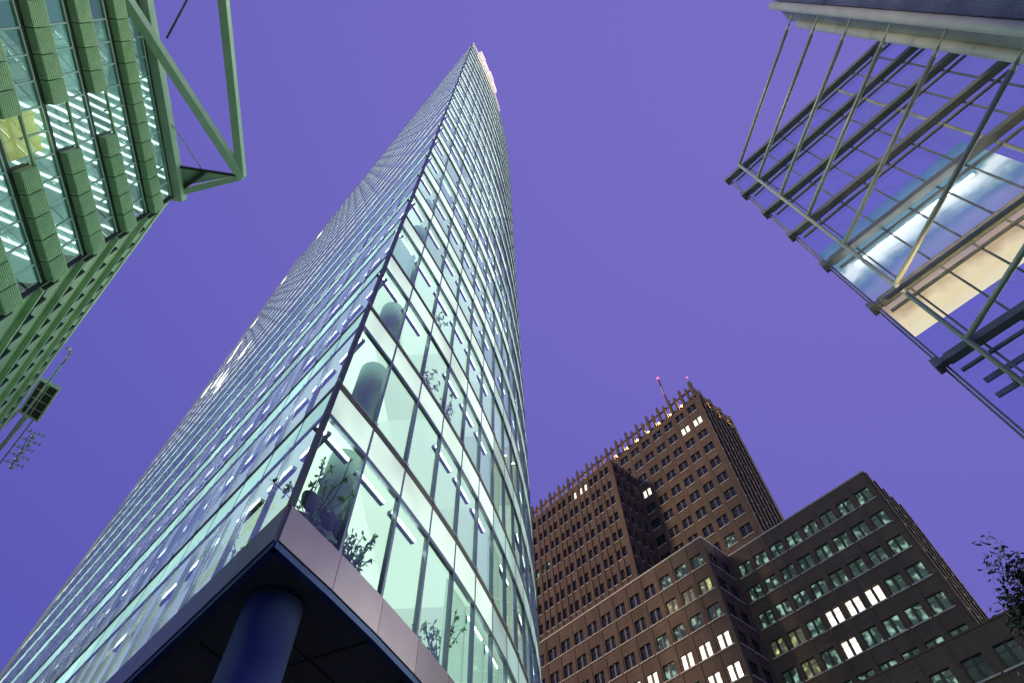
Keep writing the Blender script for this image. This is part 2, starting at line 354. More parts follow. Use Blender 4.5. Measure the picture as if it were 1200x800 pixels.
# ------------------------------------------------------------------ ground
g = MB(); g.quad((-1500, -1500, -EYE), (1500, -1500, -EYE), (1500, 1500, -EYE), (-1500, 1500, -EYE))
tag(g.build('ground', M['paving']), kind='structure')

# ================================================================== GLASS TOWER
def build_glass_tower():
    K = Vector((-4.18, 8.09)); R = 47.0; A0 = 26.5
    WL, NL, WR, NR = 1.4, 34, 1.52, 24
    Z0, FH, NF = 7.89, 4.0, 23
    DEP = {'L': 0.02, 'R': 0.09}                # how far the tall panes sit behind the fins
    T = thing('glass_tower', 'tall sharp cornered glass office tower glowing mint green from every floor', 'office tower', (K.x, K.y, 0))
    uL = azv(-45); nL = Vector((-uL.y, uL.x)) ; nL = Vector((-0.70711, -0.70711))
    def arc(s): 
        th0 = R_(A0); th = th0 - s / R; c = K + R * Vector((-math.cos(th0), math.sin(th0)))
        return c + R * Vector((math.cos(th), -math.sin(th)))
    arcc = K + R * Vector((-math.cos(R_(A0)), math.sin(R_(A0))))
    bays = []                                   # (origin, x axis, outward normal, width)
    for i in range(NL): bays.append((K + uL * (WL * i), uL, nL, WL, 'L', i))
    for i in range(NR):
        p, q = arc(WR * i), arc(WR * (i + 1)); x = (p - q).normalized(); n = Vector((-x.y, x.x))
        bays.append((q, x, n, (p - q).length, 'R', i))
    front = [K + uL * (WL * NL)] + [K] + [arc(WR * (i + 1)) for i in range(NR)]      # outer plan line
    def inset(d):
        LA = K - nL * d
        pts = [arcc + (p - arcc) * ((R - d) / R) for p in [arc(0.4 * i) for i in range(int(NR * WR / 0.4) + 1)]]
        pts = [p for p in pts if (p - LA).dot(nL) < 0]
        # corner where the inset arc meets the inset flat side
        c0 = pts[0]; c0 = c0 - nL * (c0 - LA).dot(nL)
        far = K + uL * (WL * NL) - nL * d
        return [far, c0] + pts[::5] + [pts[-1]]
    end = [front[-1], front[0]]
    # --- solid plates
    def plate(name, poly, z0, z1, m, **k):
        b = MB(); b.prism([tuple(p) for p in poly], z0, z1, **k); return b.build(name, m, T)
    inn = inset(0.075); core = inset(5.2)
    # floors: slab edge, transom, ceiling and carpet of each storey
    for f in range(NF):
        z = Z0 + FH * f
        e = MB(); tr = MB(); ce = MB()
        for (o, x, n, wd, side, i) in bays:
            e.box(o, x, n, 0, wd, -0.07, 0.004, z + 3.76, z + 3.96)
            e.box(o, x, n, 0, wd, -0.06, 0.010, z + 3.965, z + 4.0, 1)
            tr.box(o, x, n, 0, wd, -DEP[side] - 0.02, -0.004, z + 2.74, z + (2.86 if side == 'R' else 2.90), 0 if side == 'R' else 1)
        e.build('slab_edge', [M['slab'], M['slab_line']], T); tr.build('transom', [M['fin'], M['fin_bright']], T)
        ce.prism([tuple(p) for p in inn], z + 3.66, z + 3.73, 0); ce.build('ceiling', M['ceiling'], T)
        ca = MB(); ca.prism([tuple(p) for p in inn], z - 0.03, z + 0.02); ca.build('carpet', M['office_floor'], T)
    co_ = MB(); co_.prism([tuple(p) for p in core], Z0, Z0 + FH * NF); co_.build('core_wall', M['office_wall'], T)
    bk = MB(); a, b_ = front[-1], front[0]; dd = (b_ - a).normalized(); nn = Vector((dd.y, -dd.x))
    bk.box(a, dd, nn, 0.05, (b_ - a).length - 0.05, -0.3, 0, Z0, Z0 + FH * NF + 1.6); bk.build('rear_wall', M['office_wall'], T)
    # --- fins: one full-height mullion per bay line
    for (o, x, n, wd, side, i) in bays:
        b = MB(); ox = 0 if side == 'L' else wd
        if i == 0: continue
        b.box(o, x, n, ox - 0.04, ox + 0.04, -DEP[side] - 0.03, 0.0, Z0 + 0.01, Z0 + FH * NF)
        if side == 'L':
            for f in range(NF): b.box(o, x, n, ox - 0.025, ox + 0.025, 0.001, 0.06, Z0 + FH * f + 0.02, Z0 + FH * f + 2.72)
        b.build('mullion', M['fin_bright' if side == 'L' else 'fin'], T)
    cp = MB(); cp.prism([(K.x - 0.005, K.y - 0.03), (K.x + 0.055, K.y + 0.085), (K.x + 0.01, K.y + 0.20), (K.x - 0.11, K.y + 0.08)], Z0 - 0.0, Z0 + FH * NF + 1.7)
    cp.build('corner_post', M['post'], T)
    # --- glazing: local meshes, one per bay type
    def cell_meshes(wd, tag_):
        lo = MB(); dp = DEP[tag_]; lo.quad((0.05, -dp, 0.06), (0.05, -dp, 2.74), (wd - 0.05, -dp, 2.74), (wd - 0.05, -dp, 0.06))
        zb_ = 2.86 if tag_ == 'R' else 2.90
        hi = MB(); hi.quad((0.04, -0.004, zb_), (0.04, -0.004, 3.76), (wd - 0.04, -0.004, 3.76), (wd - 0.04, -0.004, zb_))
        fx = MB(); o = Vector((0, 0)); X = Vector((1, 0)); Y = Vector((0, 1))
        fx.box(o, X, Y, 0.26, wd - 0.07, -0.36, -0.25, 2.46, 2.57, 0); fx.box(o, X, Y, 0.28, wd - 0.10, -0.247, -0.215, 2.50, 2.55, 1)
        br = MB(); br.box(o, X, Y, -0.05, 0.05, 0.012, 0.04, 3.92, 4.03)
        g_ = [M['side_glass' if tag_ == 'L' else 'tower_glass']]
        return (lo.mesh('pane', g_), hi.mesh('upper_pane', M['frit' if tag_ == 'R' else 'frit_side']), fx.mesh('light_fixture', [M['fixture'], M['tube']]), br.mesh('bracket', M['bracket']), lo, hi, fx, br)
    meshes = {'L': cell_meshes(WL, 'L'), 'R': cell_meshes(bays[-1][3], 'R')}
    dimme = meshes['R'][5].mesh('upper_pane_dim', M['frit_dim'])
    cells = []
    for bi, (o, x, n, wd, side, i) in enumerate(bays):
        for f in range(NF):
            z = Z0 + FH * f; p = lambda a, h: (o.x + x.x * a, o.y + x.y * a, z + h)
            cells.append((shown([p(0, 0.1), p(wd, 0.1), p(wd, 3.7), p(0, 3.7)]), bi, f))
    cells.sort(key=lambda c: -c[0])
    top = set((b, f) for s_, b, f in cells[:98])
    rest = {'pane': MB(), 'side_pane': MB(), 'upper_pane': MB(), 'light_fixture': MB(), 'bracket': MB(), 'blind': MB()}
    def off_light(side, i, f):                     # rooms with the lights off
        if side == 'R' and i >= 6: return random.random() < 0.45
        return random.random() < 0.10
    warm = {(22, 9), (21, 10), (24, 10), (31, 12), (27, 11), (30, 14), (31, 16), (32, 20), (26, 21), (29, 13)}
    hot = MB()
    for (s_, bi, f) in cells:
        o, x, n, wd, side, i = bays[bi]; z = Z0 + FH * f; ms = meshes[side]; dark = off_light(side, i, f)
        ang = math.atan2(x.y, x.x)
        rr = random.random()
        if rr < (0.30 if i > 5 else 0.12) and not (i < 2 and f < 2):
            bl = rest['blind']; dd = 0.24 if side == 'R' else 0.12; hb = random.choice((0.9, 1.5, 2.1, 2.6))
            bl.quad(*[(o.x + x.x * a - n.x * dd, o.y + x.y * a - n.y * dd, z + h) for a, h in ((0.06, 2.74 - hb), (wd - 0.06, 2.74 - hb), (wd - 0.06, 2.73), (0.06, 2.73))])
        if (bi, f) in top:
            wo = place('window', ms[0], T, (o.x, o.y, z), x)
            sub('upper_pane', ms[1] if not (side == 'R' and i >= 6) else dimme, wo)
            if not dark: sub('light_fixture', ms[2], wo)
            sub('bracket', ms[3], wo)
        else:
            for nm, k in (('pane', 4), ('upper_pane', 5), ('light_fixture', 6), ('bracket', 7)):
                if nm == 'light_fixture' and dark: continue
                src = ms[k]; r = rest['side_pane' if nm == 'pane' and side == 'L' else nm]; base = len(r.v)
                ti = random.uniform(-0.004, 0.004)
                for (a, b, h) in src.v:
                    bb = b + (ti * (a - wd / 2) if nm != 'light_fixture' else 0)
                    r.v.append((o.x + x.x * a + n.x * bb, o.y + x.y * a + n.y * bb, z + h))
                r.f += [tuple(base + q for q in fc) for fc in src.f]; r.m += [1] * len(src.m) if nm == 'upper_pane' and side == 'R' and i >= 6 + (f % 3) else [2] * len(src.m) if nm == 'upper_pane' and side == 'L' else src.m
            if side == 'L' and (i, f) in warm:
                hot.box(o, x, n, 0.06, wd - 0.06, -0.28, 0.02, z + 0.5, z + 2.7)
    wr = rest['pane'].build('window', M['tower_glass'], T); tag(wr, kind='stuff'); wr = rest['side_pane'].build('window', M['side_glass'], T); tag(wr, kind='stuff')
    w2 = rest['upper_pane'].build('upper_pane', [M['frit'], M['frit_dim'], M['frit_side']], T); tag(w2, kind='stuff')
    lf = rest['light_fixture'].build('light_fixture', [M['fixture'], M['tube']], T); tag(lf, kind='stuff')
    br = rest['bracket'].build('bracket', M['bracket'], T); tag(br, kind='stuff')
    tag(rest['blind'].build('blind', M['blind'], T), kind='stuff')
    hl = hot.build('lit_blind', M['hot_tube'], T); tag(hl, kind='stuff')
    # --- round plaster columns inside, near the glass corner
    for cpos in (Vector((-4.35, 10.35)), Vector((-9.6, 15.7)), Vector((-3.6, 19.6))):
        b = MB(); b.tube((cpos.x, cpos.y, Z0), (cpos.x, cpos.y, Z0 + FH * NF), 0.42, n=20); b.build('inner_column', M['inner_column'], T, True)
    # --- fascia, trim, soffit and the round columns it stands on, blue light painted in
    for (o, x, n, wd, side, i) in bays:
        b = MB(); b.box(o, x, n, 0.006, wd - 0.006, -0.12, 0.06, 7.08, 7.87)
        b.build('fascia_panel', M['fascia'], T)
    tm = MB()
    for (o, x, n, wd, side, i) in bays: tm.box(o, x, n, 0, wd, -0.10, 0.03, 6.94, 7.075)
    tm.build('blue_lit_trim', M['blue_lit_trim'], T)
    sf = MB(); sp_ = inset(0.10); sf.prism([tuple(p) for p in sp_], 7.0, 7.12); sf.build('soffit', M['soffit'], T)
    jt2 = MB()
    for k in range(2, 16):
        a = arcc + (arc(WR * k) - arcc) * ((R - 0.15) / R); d = (arcc - arc(WR * k)).normalized()
        jt2.beam((a.x, a.y, 6.985), (a.x + d.x * 9, a.y + d.y * 9, 6.985), 0.03, 0.03)
    for k in range(1, 9):
        pts = [arcc + (arc(WR * q) - arcc) * ((R - 1.5 * k) / R) for q in range(0, 20)]
        for p, q in zip(pts, pts[1:]):
            if (p - K).dot(nL) < -0.3: jt2.beam((p.x, p.y, 6.985), (q.x, q.y, 6.985), 0.03, 0.03)
    jt2.build('soffit_joint', M['green_dark'], T)
    for cpos in (Vector((-4.52, 9.62)), Vector((-12.5, 17.6)), Vector((-1.4, 19.0))):
        b = MB(); b.tube((cpos.x, cpos.y, -EYE), (cpos.x, cpos.y, 7.0), 0.52, n=40); cl_ = b.build('round_column', M['blue_lit_column'], T, True)
        for h in (0.4, 2.6, 4.8, 6.86): jb = MB(); jb.tube((cpos.x, cpos.y, h), (cpos.x, cpos.y, h + 0.025), 0.526, n=40); jb.build('column_joint', M['green_dark'], cl_, True)
    lob = MB(); lob.prism([tuple(p) for p in inset(6.5)], -EYE, 6.98); lob.build('lobby_wall', M['soffit'], T)
    # --- parapet and the lit sign box on the curved roof edge
    pa = MB()
    for (o, x, n, wd, side, i) in bays:
        pa.box(o, x, n, 0, wd, -0.12, 0.02, Z0 + FH * NF, Z0 + FH * NF + 1.65, 0)
    pa.build('parapet', M['fin'], T)
    rl = MB()
    for (o, x, n, wd, side, i) in bays:
        if side == 'R' and i < 7: rl.box(o, x, n, 0, wd, 0.02, 0.16, Z0 + FH * NF + 1.45, Z0 + FH * NF + 1.62)
    rl.build('roof_light_strip', M['sign_glow'], T)
    sg = MB()
    for (o, x, n, wd, side, i) in bays:
        if side == 'R' and 1 <= i <= 4: sg.box(o, x, n, 0.08, wd - 0.08, 0.17, 0.55 + 0.12 * (i % 2), Z0 + FH * NF - 1.0, Z0 + FH * NF + 1.8)
    sg.build('roof_sign', M['sign_glow'], T)
    rf = MB(); rf.prism([tuple(p) for p in inset(0.05)], Z0 + FH * NF + 0.02, Z0 + FH * NF + 0.3); rf.build('roof', M['roofing'], T)
    return T, bays, Z0, FH
TOWER, BAYS, TZ0, TFH = build_glass_tower()

# ================================================================== BRICK BUILDINGS
NB = Vector((0.719, 0.695)); KD = Vector((-0.695, 0.719)); KS = NB            # depth axis, along-front axis (to the left), along-side axis
def kp(s, o): return NB * o + KD * s          # plan point: s along the front, o depth from the viewer
class Block:
    """facade cells with real openings; collects the wall, the sills and the list of windows"""
    def __init__(s): s.wall = MB(); s.sill = MB(); s.win = []; s.pil = MB()
    def facade(s, org, ax, n, nb, bw, floors, fh, ztop, zbot, ww, wh, sill_h, margin, split=False, depth=0.28, pil=0.10, side='front', bands=True):
        """org: plan point at the start; ax along; n outward; ztop: roof edge; first sill at ztop - sill_h, then every fh"""
        W = s.wall; L = margin * 2 + nb * bw
        def P(a, d, z): return (org[0] + ax[0] * a + n[0] * d, org[1] + ax[1] * a + n[1] * d, z)
        def Q(a0, a1, z0, z1, d=0.0): W.quad(P(a0, d, z0), P(a1, d, z0), P(a1, d, z1), P(a0, d, z1))
        if margin > 0: Q(0, margin, zbot, ztop); Q(L - margin, L, zbot, ztop)
        for b in range(nb):
            a0 = margin + b * bw; wins = [(a0 + (bw - ww) / 2, a0 + (bw + ww) / 2)]
            if split:
                g_ = 0.42; h_ = (ww - g_) / 2; wins = [(wins[0][0], wins[0][0] + h_), (wins[0][1] - h_, wins[0][1])]
            edges = [a0] + [e for w_ in wins for e in w_] + [a0 + bw]
            for k in range(0, len(edges), 2): Q(edges[k], edges[k + 1], zbot, ztop)
            for (x0, x1) in wins:
                z = ztop
                for f in range(floors):
                    z0 = ztop - sill_h - f * fh; z1 = z0 + wh
                    Q(x0, x1, z1, z)
                    W.quad(P(x0, 0, z0), P(x0, -depth, z0), P(x0, -depth, z1), P(x0, 0, z1)); W.quad(P(x1, -depth, z0), P(x1, 0, z0), P(x1, 0, z1), P(x1, -depth, z1))
                    W.quad(P(x0, 0, z1), P(x0, -depth, z1), P(x1, -depth, z1), P(x1, 0, z1)); W.quad(P(x0, -depth, z0), P(x0, 0, z0), P(x1, 0, z0), P(x1, -depth, z0))
                    s.win.append(dict(org=org, ax=ax, n=n, x0=x0, x1=x1, z0=z0, z1=z1, d=depth, bay=b, floor=f, side=side, area=shown([P(x0, 0, z0), P(x1, 0, z0), P(x1, 0, z1), P(x0, 0, z1)]), c=P((x0 + x1) / 2, 0, (z0 + z1) / 2)))
                    s.win[-1]['sill'] = (x0 - 0.06, x1 + 0.06, 0.003, 0.10, -0.14, 0.0) if not bands else None
                    z = z0
                Q(x0, x1, zbot, z)
            if bands:
                for f in range(floors):
                    z0 = ztop - sill_h - f * fh; [q for q in s.win if q['org'] is org and q['ax'] is ax and q['bay'] == b and q['floor'] == f][-1]['sill'] = (a0 + 0.10, a0 + bw - 0.10, 0.003, 0.11, -0.15, -0.01)
            if pil:
                s.pil.box(org, ax, n, a0 - 0.30, a0 + 0.05, 0.003, pil, zbot, ztop - 0.25)
                if split: s.pil.box(org, ax, n, a0 + bw / 2 - 0.16, a0 + bw / 2 + 0.16, 0.003, pil, zbot, ztop - 0.25)
    def finish(s, T, classify, limit):
        s.wall.build('brick_wall', M['brick'], T); 
        if s.pil.f: s.pil.build('pilasters', M['brick'], T)
        ws = sorted(s.win, key=lambda q: -q['area']); rest = {}; rfr = MB(); cache = {}
        for k, q in enumerate(ws):
            kind = classify(q); wd = q['x1'] - q['x0']; ht = q['z1'] - q['z0']; two = wd > 1.2
            if k < limit and q['area'] > 6:
                key = (round(wd, 3), round(ht, 3), kind)
                if key not in cache:
                    p = MB(); O = Vector((0, 0)); X = Vector((1, 0)); Y = Vector((0, 1))
                    p.quad((0.02, 0.03, 0.02), (wd - 0.02, 0.03, 0.02), (wd - 0.02, 0.03, ht - 0.02), (0.02, 0.03, ht - 0.02))
                    f = MB(); frame_boxes(f, O, X, Y, 0, wd, 0.0, 0, ht, two)
                    cache[key] = (p.mesh('window', M['pane_' + kind]), f.mesh('window_frame', M['dark_frame']))
                a, b = cache[key]
                loc = (q['org'][0] + q['ax'][0] * q['x0'] - q['n'][0] * q['d'], q['org'][1] + q['ax'][1] * q['x0'] - q['n'][1] * q['d'], q['z0'])
                wo = bpy.data.objects.new('window', a); C.objects.link(wo); wo.parent = T; og = origin_of(T)
                wo.location = (loc[0] - og.x, loc[1] - og.y, loc[2] + EYE - og.z)
                ax, n = q['ax'], q['n']; cross = ax[0] * n[1] - ax[1] * n[0]
                if cross > 0: wo.rotation_euler = (0, 0, math.atan2(ax[1], ax[0]))
                else:        # facade runs the other way: start from the far side of the opening
                    wo.location = (wo.location.x + ax[0] * wd, wo.location.y + ax[1] * wd, wo.location.z); wo.rotation_euler = (0, 0, math.atan2(-ax[1], -ax[0]))
                sub('window_frame', b, wo)
                if q['sill']:
                    c = q['sill']; sm = MB(); sm.box(q['org'], q['ax'], q['n'], c[0], c[1], c[2], c[3], q['z0'] + c[4], q['z0'] + c[5])
                    inv = wo.rotation_euler.to_matrix().transposed(); wl = og + wo.location
                    so_ = bpy.data.objects.new('sill', sm.mesh('sill', M['stone'])); C.objects.link(so_); so_.parent = wo
                    for v_ in so_.data.vertices: v_.co = inv @ (Vector((v_.co.x, v_.co.y, v_.co.z + EYE)) - wl)
            else:
                if q['sill']:
                    c = q['sill']; s.sill.box(q['org'], q['ax'], q['n'], c[0], c[1], c[2], c[3], q['z0'] + c[4], q['z0'] + c[5])
                r = rest.setdefault(kind, MB()); o, ax, n = q['org'], q['ax'], q['n']; d = q['d'] - 0.03
                def P(a, z): return (o[0] + ax[0] * a - n[0] * d, o[1] + ax[1] * a - n[1] * d, z)
                r.quad(P(q['x0'] + .02, q['z0'] + .02), P(q['x1'] - .02, q['z0'] + .02), P(q['x1'] - .02, q['z1'] - .02), P(q['x0'] + .02, q['z1'] - .02))
                frame_boxes(rfr, Vector(o) - Vector(n) * q['d'], Vector(ax), Vector(n), q['x0'], q['x1'], 0, q['z0'], q['z1'], two)
        if rest:
            allm = MB(); mats = []
            for kind, r in rest.items():
                i = len(mats); mats.append(M['pane_' + kind]); base = len(allm.v); allm.v += r.v
                allm.f += [tuple(base + x for x in f) for f in r.f]; allm.m += [i] * len(r.f)
            tag(allm.build('window', mats, T), kind='stuff'); tag(rfr.build('window_frame', M['dark_frame'], T), kind='stuff')
        if s.sill.f: tag(s.sill.build('sill', M['stone'], T), kind='stuff')
def frame_boxes(f, o, ax, n, x0, x1, y, z0, z1, two):
    t = 0.06
    f.box(o, ax, n, x0, x0 + t, y, y + 0.09, z0, z1); f.box(o, ax, n, x1 - t, x1, y, y + 0.09, z0, z1)
    f.box(o, ax, n, x0 + t, x1 - t, y, y + 0.09, z0, z0 + t); f.box(o, ax, n, x0 + t, x1 - t, y, y + 0.09, z1 - t, z1)
    if two: 
        m = (x0 + x1) / 2; f.box(o, ax, n, m - 0.15, m + 0.15, y, y + 0.14, z0 + t, z1 - t)
    zt = z1 - (z1 - z0) * 0.30; f.box(o, ax, n, x0 + t, x1 - t, y + 0.001, y + 0.07, zt - 0.015, zt + 0.015)
NF_ = -NB                                    # outward normal of the fronts
NS_ = -KD                                    # outward normal of the right-hand sides

def near(c, spots, r):
    q = pix(c)
    return q and any(abs(q[0] - x) < r and abs(q[1] - y) < r * 1.1 for x, y in spots)

# ---- the tall tower with its lower wing
def build_high_rise():
    pc = kp(25.5, 72.7)
    T = thing('brick_high_rise', 'tall brown brick high-rise with a spiked lamp lit crown and a lower wing', 'high-rise', (pc.x, pc.y, 0))
    B = Block()
    # tower front: s from 25.55 (right corner) leftwards
    B.facade(kp(25.55, 72.7), KD, NF_, 17, 2.85, 16, 3.6, 91.1, 30, 1.85, 1.9, 3.2, 0.35, side='tower', bands=False, pil=0.06)
    # tower right side, seen edge on
    B.facade(kp(25.55, 72.7), KS, NS_, 8, 1.6, 16, 3.6, 91.1, 30, 0.7, 2.2, 3.2, 0.2, side='tower_side', bands=False, pil=0.30)
    # wing front and its right side
    B.facade(kp(43.05, 65.4), KD, NF_, 12, 2.75, 15, 3.6, 82.9, 28, 1.9, 1.85, 3.1, 0.3, split=True, side='wing', bands=False, pil=0.16)
    B.facade(kp(43.05, 65.4), KS, NS_, 4, 1.75, 15, 3.6, 82.9, 28, 0.8, 1.9, 3.1, 0.15, side='wing_side', bands=False, pil=0.35)
    # body and roofs behind the fronts
    b = MB(); b.prism([kp(25.7, 73.2), kp(74.5, 73.2), kp(74.5, 84.4), kp(25.7, 84.4)], 88.0, 90.9); b.build('roof', M['roofing'], T)
    b = MB(); b.prism([kp(43.3, 66), kp(76.0, 66), kp(76.0, 72.6), kp(43.3, 72.6)], 82.0, 82.7); b.build('roof', M['roofing'], T)
    b = MB(); b.prism([kp(25.62, 85.5), kp(76.2, 85.5), kp(76.2, 84.5), kp(25.62, 84.5)], 28, 91.0); b.build('rear_wall', M['brick'], T)
    b = MB(); b.prism([kp(76.1, 65.5), kp(76.4, 65.5), kp(76.4, 84.4), kp(76.1, 84.4)], 28, 82.9); b.build('flank_wall', M['brick'], T)
    b = MB(); b.prism([kp(25.7, 72.95), kp(25.7, 84), kp(76, 84), kp(76, 72.95)], -EYE, 29.9); b.build('base', M['brick'], T)
    # crown: pinnacles joined by rails, a lamp behind every second one
    def crown(org, ax, n, L, z0, z1, step, lamp):
        cb = MB(); lm = []
        k = int(L / step)
        for i in range(k + 1):
            a = i * step; big = i % 2 == 0
            cb.box(org, ax, n, a - 0.22, a + 0.22, -0.45, 0.12 if big else 0.05, z0, z1 - (0 if big else 0.9))
            cb.box(org, ax, n, a - 0.10, a + 0.10, -0.25, -0.05, z1 - (0 if big else 0.9), z1 + 0.5 - (0 if big else 0.9))
            if lamp and big:
                lm.append((org[0] + ax[0] * (a + step * 0.5) - n[0] * 0.28, org[1] + ax[1] * (a + step * 0.5) - n[1] * 0.28, z0 + 0.75))
        cb.box(org, ax, n, 0.1, L, -0.30, -0.04, z1 - 2.0, z1 - 1.6); cb.box(org, ax, n, 0.1, L, -0.9, -0.46, z0, z0 + 1.0)
        cb.build('crown', M['brick'], T)
        for p in lm:
            l_ = MB(); l_.ball(p, 0.07, n=5); l_.build('crown_lamp', M['lamp_warm'], T)
    crown(kp(25.55, 72.7), KD, NF_, 48.3, 91.1, 95.6, 1.42, True)
    crown(kp(25.55, 72.7), KS, NS_, 12.8, 91.1, 95.6, 1.6, True)
    bc = MB(); q = kp(25.6, 72.9); bc.tube((q.x, q.y, 96.0), (q.x, q.y, 97.4), 0.09, n=6); bc.ball((q.x, q.y, 97.6), 0.17, 1, 5); bc.build('beacon', [M['mast'], M['lamp_red']], T)
    whites = [(674, 581), (684, 575), (808, 508), (820, 499), (811, 570), (761, 583)]
    pale = [(633, 676), (640, 668), (845, 651), (862, 636)]
    def cls(q):
        if near(q['c'], whites, 5.5): return 'white'
        if near(q['c'], pale, 6): return 'green'
        return 'dark'
    B.finish(T, cls, 100)
    m = thing('radio_mast', 'slim red and white lattice mast with a red lamp on the high-rise roof', 'mast', (*kp(33, 76.5), 92.5))
    p = kp(33, 76.5); z0, z1 = 90.9, 108.5
    for i in range(6):
        b = MB(); a, c = z0 + (z1 - z0) * i / 6, z0 + (z1 - z0) * (i + 1) / 6; r = 0.30 - 0.03 * i
        for k in range(3):
            t = k * 2.094; t2 = t + 2.094
            b.tube((p.x + r * math.cos(t), p.y + r * math.sin(t), a), (p.x + (r - .03) * math.cos(t), p.y + (r - .03) * math.sin(t), c), 0.07, n=5)
            b.tube((p.x + r * math.cos(t), p.y + r * math.sin(t), a), (p.x + (r - .03) * math.cos(t2), p.y + (r - .03) * math.sin(t2), c), 0.05, n=5)
        b.build('mast_section', M['mast_red'] if i in (3, 5) else M['mast'], m)
    b = MB(); b.ball((p.x, p.y, z1 + 0.25), 0.28, n=6); b.build('beacon', M['lamp_red'], m, True)
build_high_rise()

# ---- the stepped lower block in front of it
def build_stepped_block():
    pc = kp(29.57, 62)
    T = thing('brick_office_block', 'stepped brown brick office block with pale stone sills and scattered lit windows', 'office building', (pc.x, pc.y, 0))
    B = Block(); zt = 54.05
    B.facade(kp(29.57, 62), KD, NF_, 18, 2.70, 14, 3.6, zt, -EYE, 1.72, 1.85, 3.75, 0.25, side='left')
    B.facade(kp(29.57, 62), KS, NS_, 2, 2.7, 14, 3.6, zt, -EYE, 1.72, 1.85, 3.75, 0.30, side='return')
    B.facade(kp(8.74, 68), KD, NF_, 8, 2.50, 14, 3.6, zt, -EYE, 1.78, 1.85, 3.75, 0.40, side='right')
    B.facade(kp(8.74, 68), KS, NS_, 5, 2.1, 14, 3.6, zt, -EYE, 1.2, 1.85, 3.75, 0.25, side='end', pil=0.22)
    cop = MB()
    cop.box(kp(29.57, 62), KD, NF_, -0.06, 49, -0.25, 0.09, zt + 0.003, zt + 0.22); cop.box(kp(29.57, 62), KS, NS_, 0.26, 5.74, -0.25, 0.09, zt + 0.003, zt + 0.22)
    cop.box(kp(8.74, 68), KD, NF_, -0.05, 20.75, -0.25, 0.07, zt + 0.003, zt + 0.2)
    cop.build('coping', M['stone'], T)
    rf = MB(); rf.prism([kp(29.8, 62.4), kp(78, 62.4), kp(78, 78), kp(29.8, 78)], 53.0, 53.6); rf.prism([kp(9, 68.4), kp(29.7, 68.4), kp(29.7, 78), kp(9, 78)], 53.0, 53.6)
    rf.build('roof', M['roofing'], T)
    rw = MB(); rw.prism([kp(8.8, 78.3), kp(8.8, 79), kp(78, 79), kp(78, 78.3)], -EYE, 54.0); rw.prism([kp(78.2, 62.1), kp(78.2, 78.2), kp(78.5, 78.2), kp(78.5, 62.1)], -EYE, 54.0); rw.build('rear_wall', M['brick'], T)
    whites = [(846, 744), (824, 755), (805, 767), (858, 777), (836, 789), (765, 789), (744, 799), (1018, 694), (997, 706), (973, 718), (991, 754)]
    yellow = [(905, 757), (926, 746), (918, 792), (943, 780)]
    warmg = [(823, 682), (806, 695), (786, 707)]
    def cls(q):
        c = q['c']; p = pix(c)
        if q['side'] == 'end': return 'warm' if q['floor'] > 1 and (q['bay'] + q['floor']) % 3 else 'dark'
        if near(c, whites, 9): return 'white'
        if near(c, yellow, 9): return 'yellow'
        if q['side'] == 'return': return 'dark'
        if q['side'] == 'right': return 'green'
        if p and p[0] > 770: return 'green' if not near(c, warmg, 8) else 'yellow'
        return 'dark'
    B.finish(T, cls, 100)
build_stepped_block()

# ---- the lowest brick block at the right edge
def build_low_block():
    pc = kp(7, 60)
    T = thing('low_brick_block', 'low dark brick building at the foot of the stepped office block', 'office building', (pc.x, pc.y, 0))
    B = Block(); zt = 29.4
    B.facade(kp(-14.0, 60), KD, NF_, 13, 2.75, 8, 3.6, zt, -EYE, 1.8, 1.85, 3.5, 0.3, side='front', pil=0.08)
    B.facade(kp(22.35, 60), KS, KD, 1, 1.6, 8, 3.6, zt, -EYE, 0.8, 1.85, 3.5, 0.1, side='return', pil=0)
    b = MB(); b.prism([kp(-13.8, 60.4), kp(22.2, 60.4), kp(22.2, 61.8), kp(-13.8, 61.8)], 28.4, 29.0); b.prism([kp(-13.8, 61.8), kp(8.5, 61.8), kp(8.5, 70), kp(-13.8, 70)], 28.4, 29.0); b.build('roof', M['roofing'], T)
    b = MB(); b.prism([kp(-14.0, 60.05), kp(-14.0, 70), kp(-13.75, 70), kp(-13.75, 60.05)], -EYE, 29.4); b.build('flank_wall', M['brick'], T)
    c = MB(); c.box(kp(-14, 60), KD, NF_, -0.05, 36.4, -0.25, 0.07, zt + 0.003, zt + 0.18); c.build('coping', M['brick'], T)
    def cls(q):
        random.seed(q['bay'] * 31 + q['floor'] * 7); r = random.random()
        return 'green' if r < 0.62 else 'dark'
    B.finish(T, cls, 60)
build_low_block()

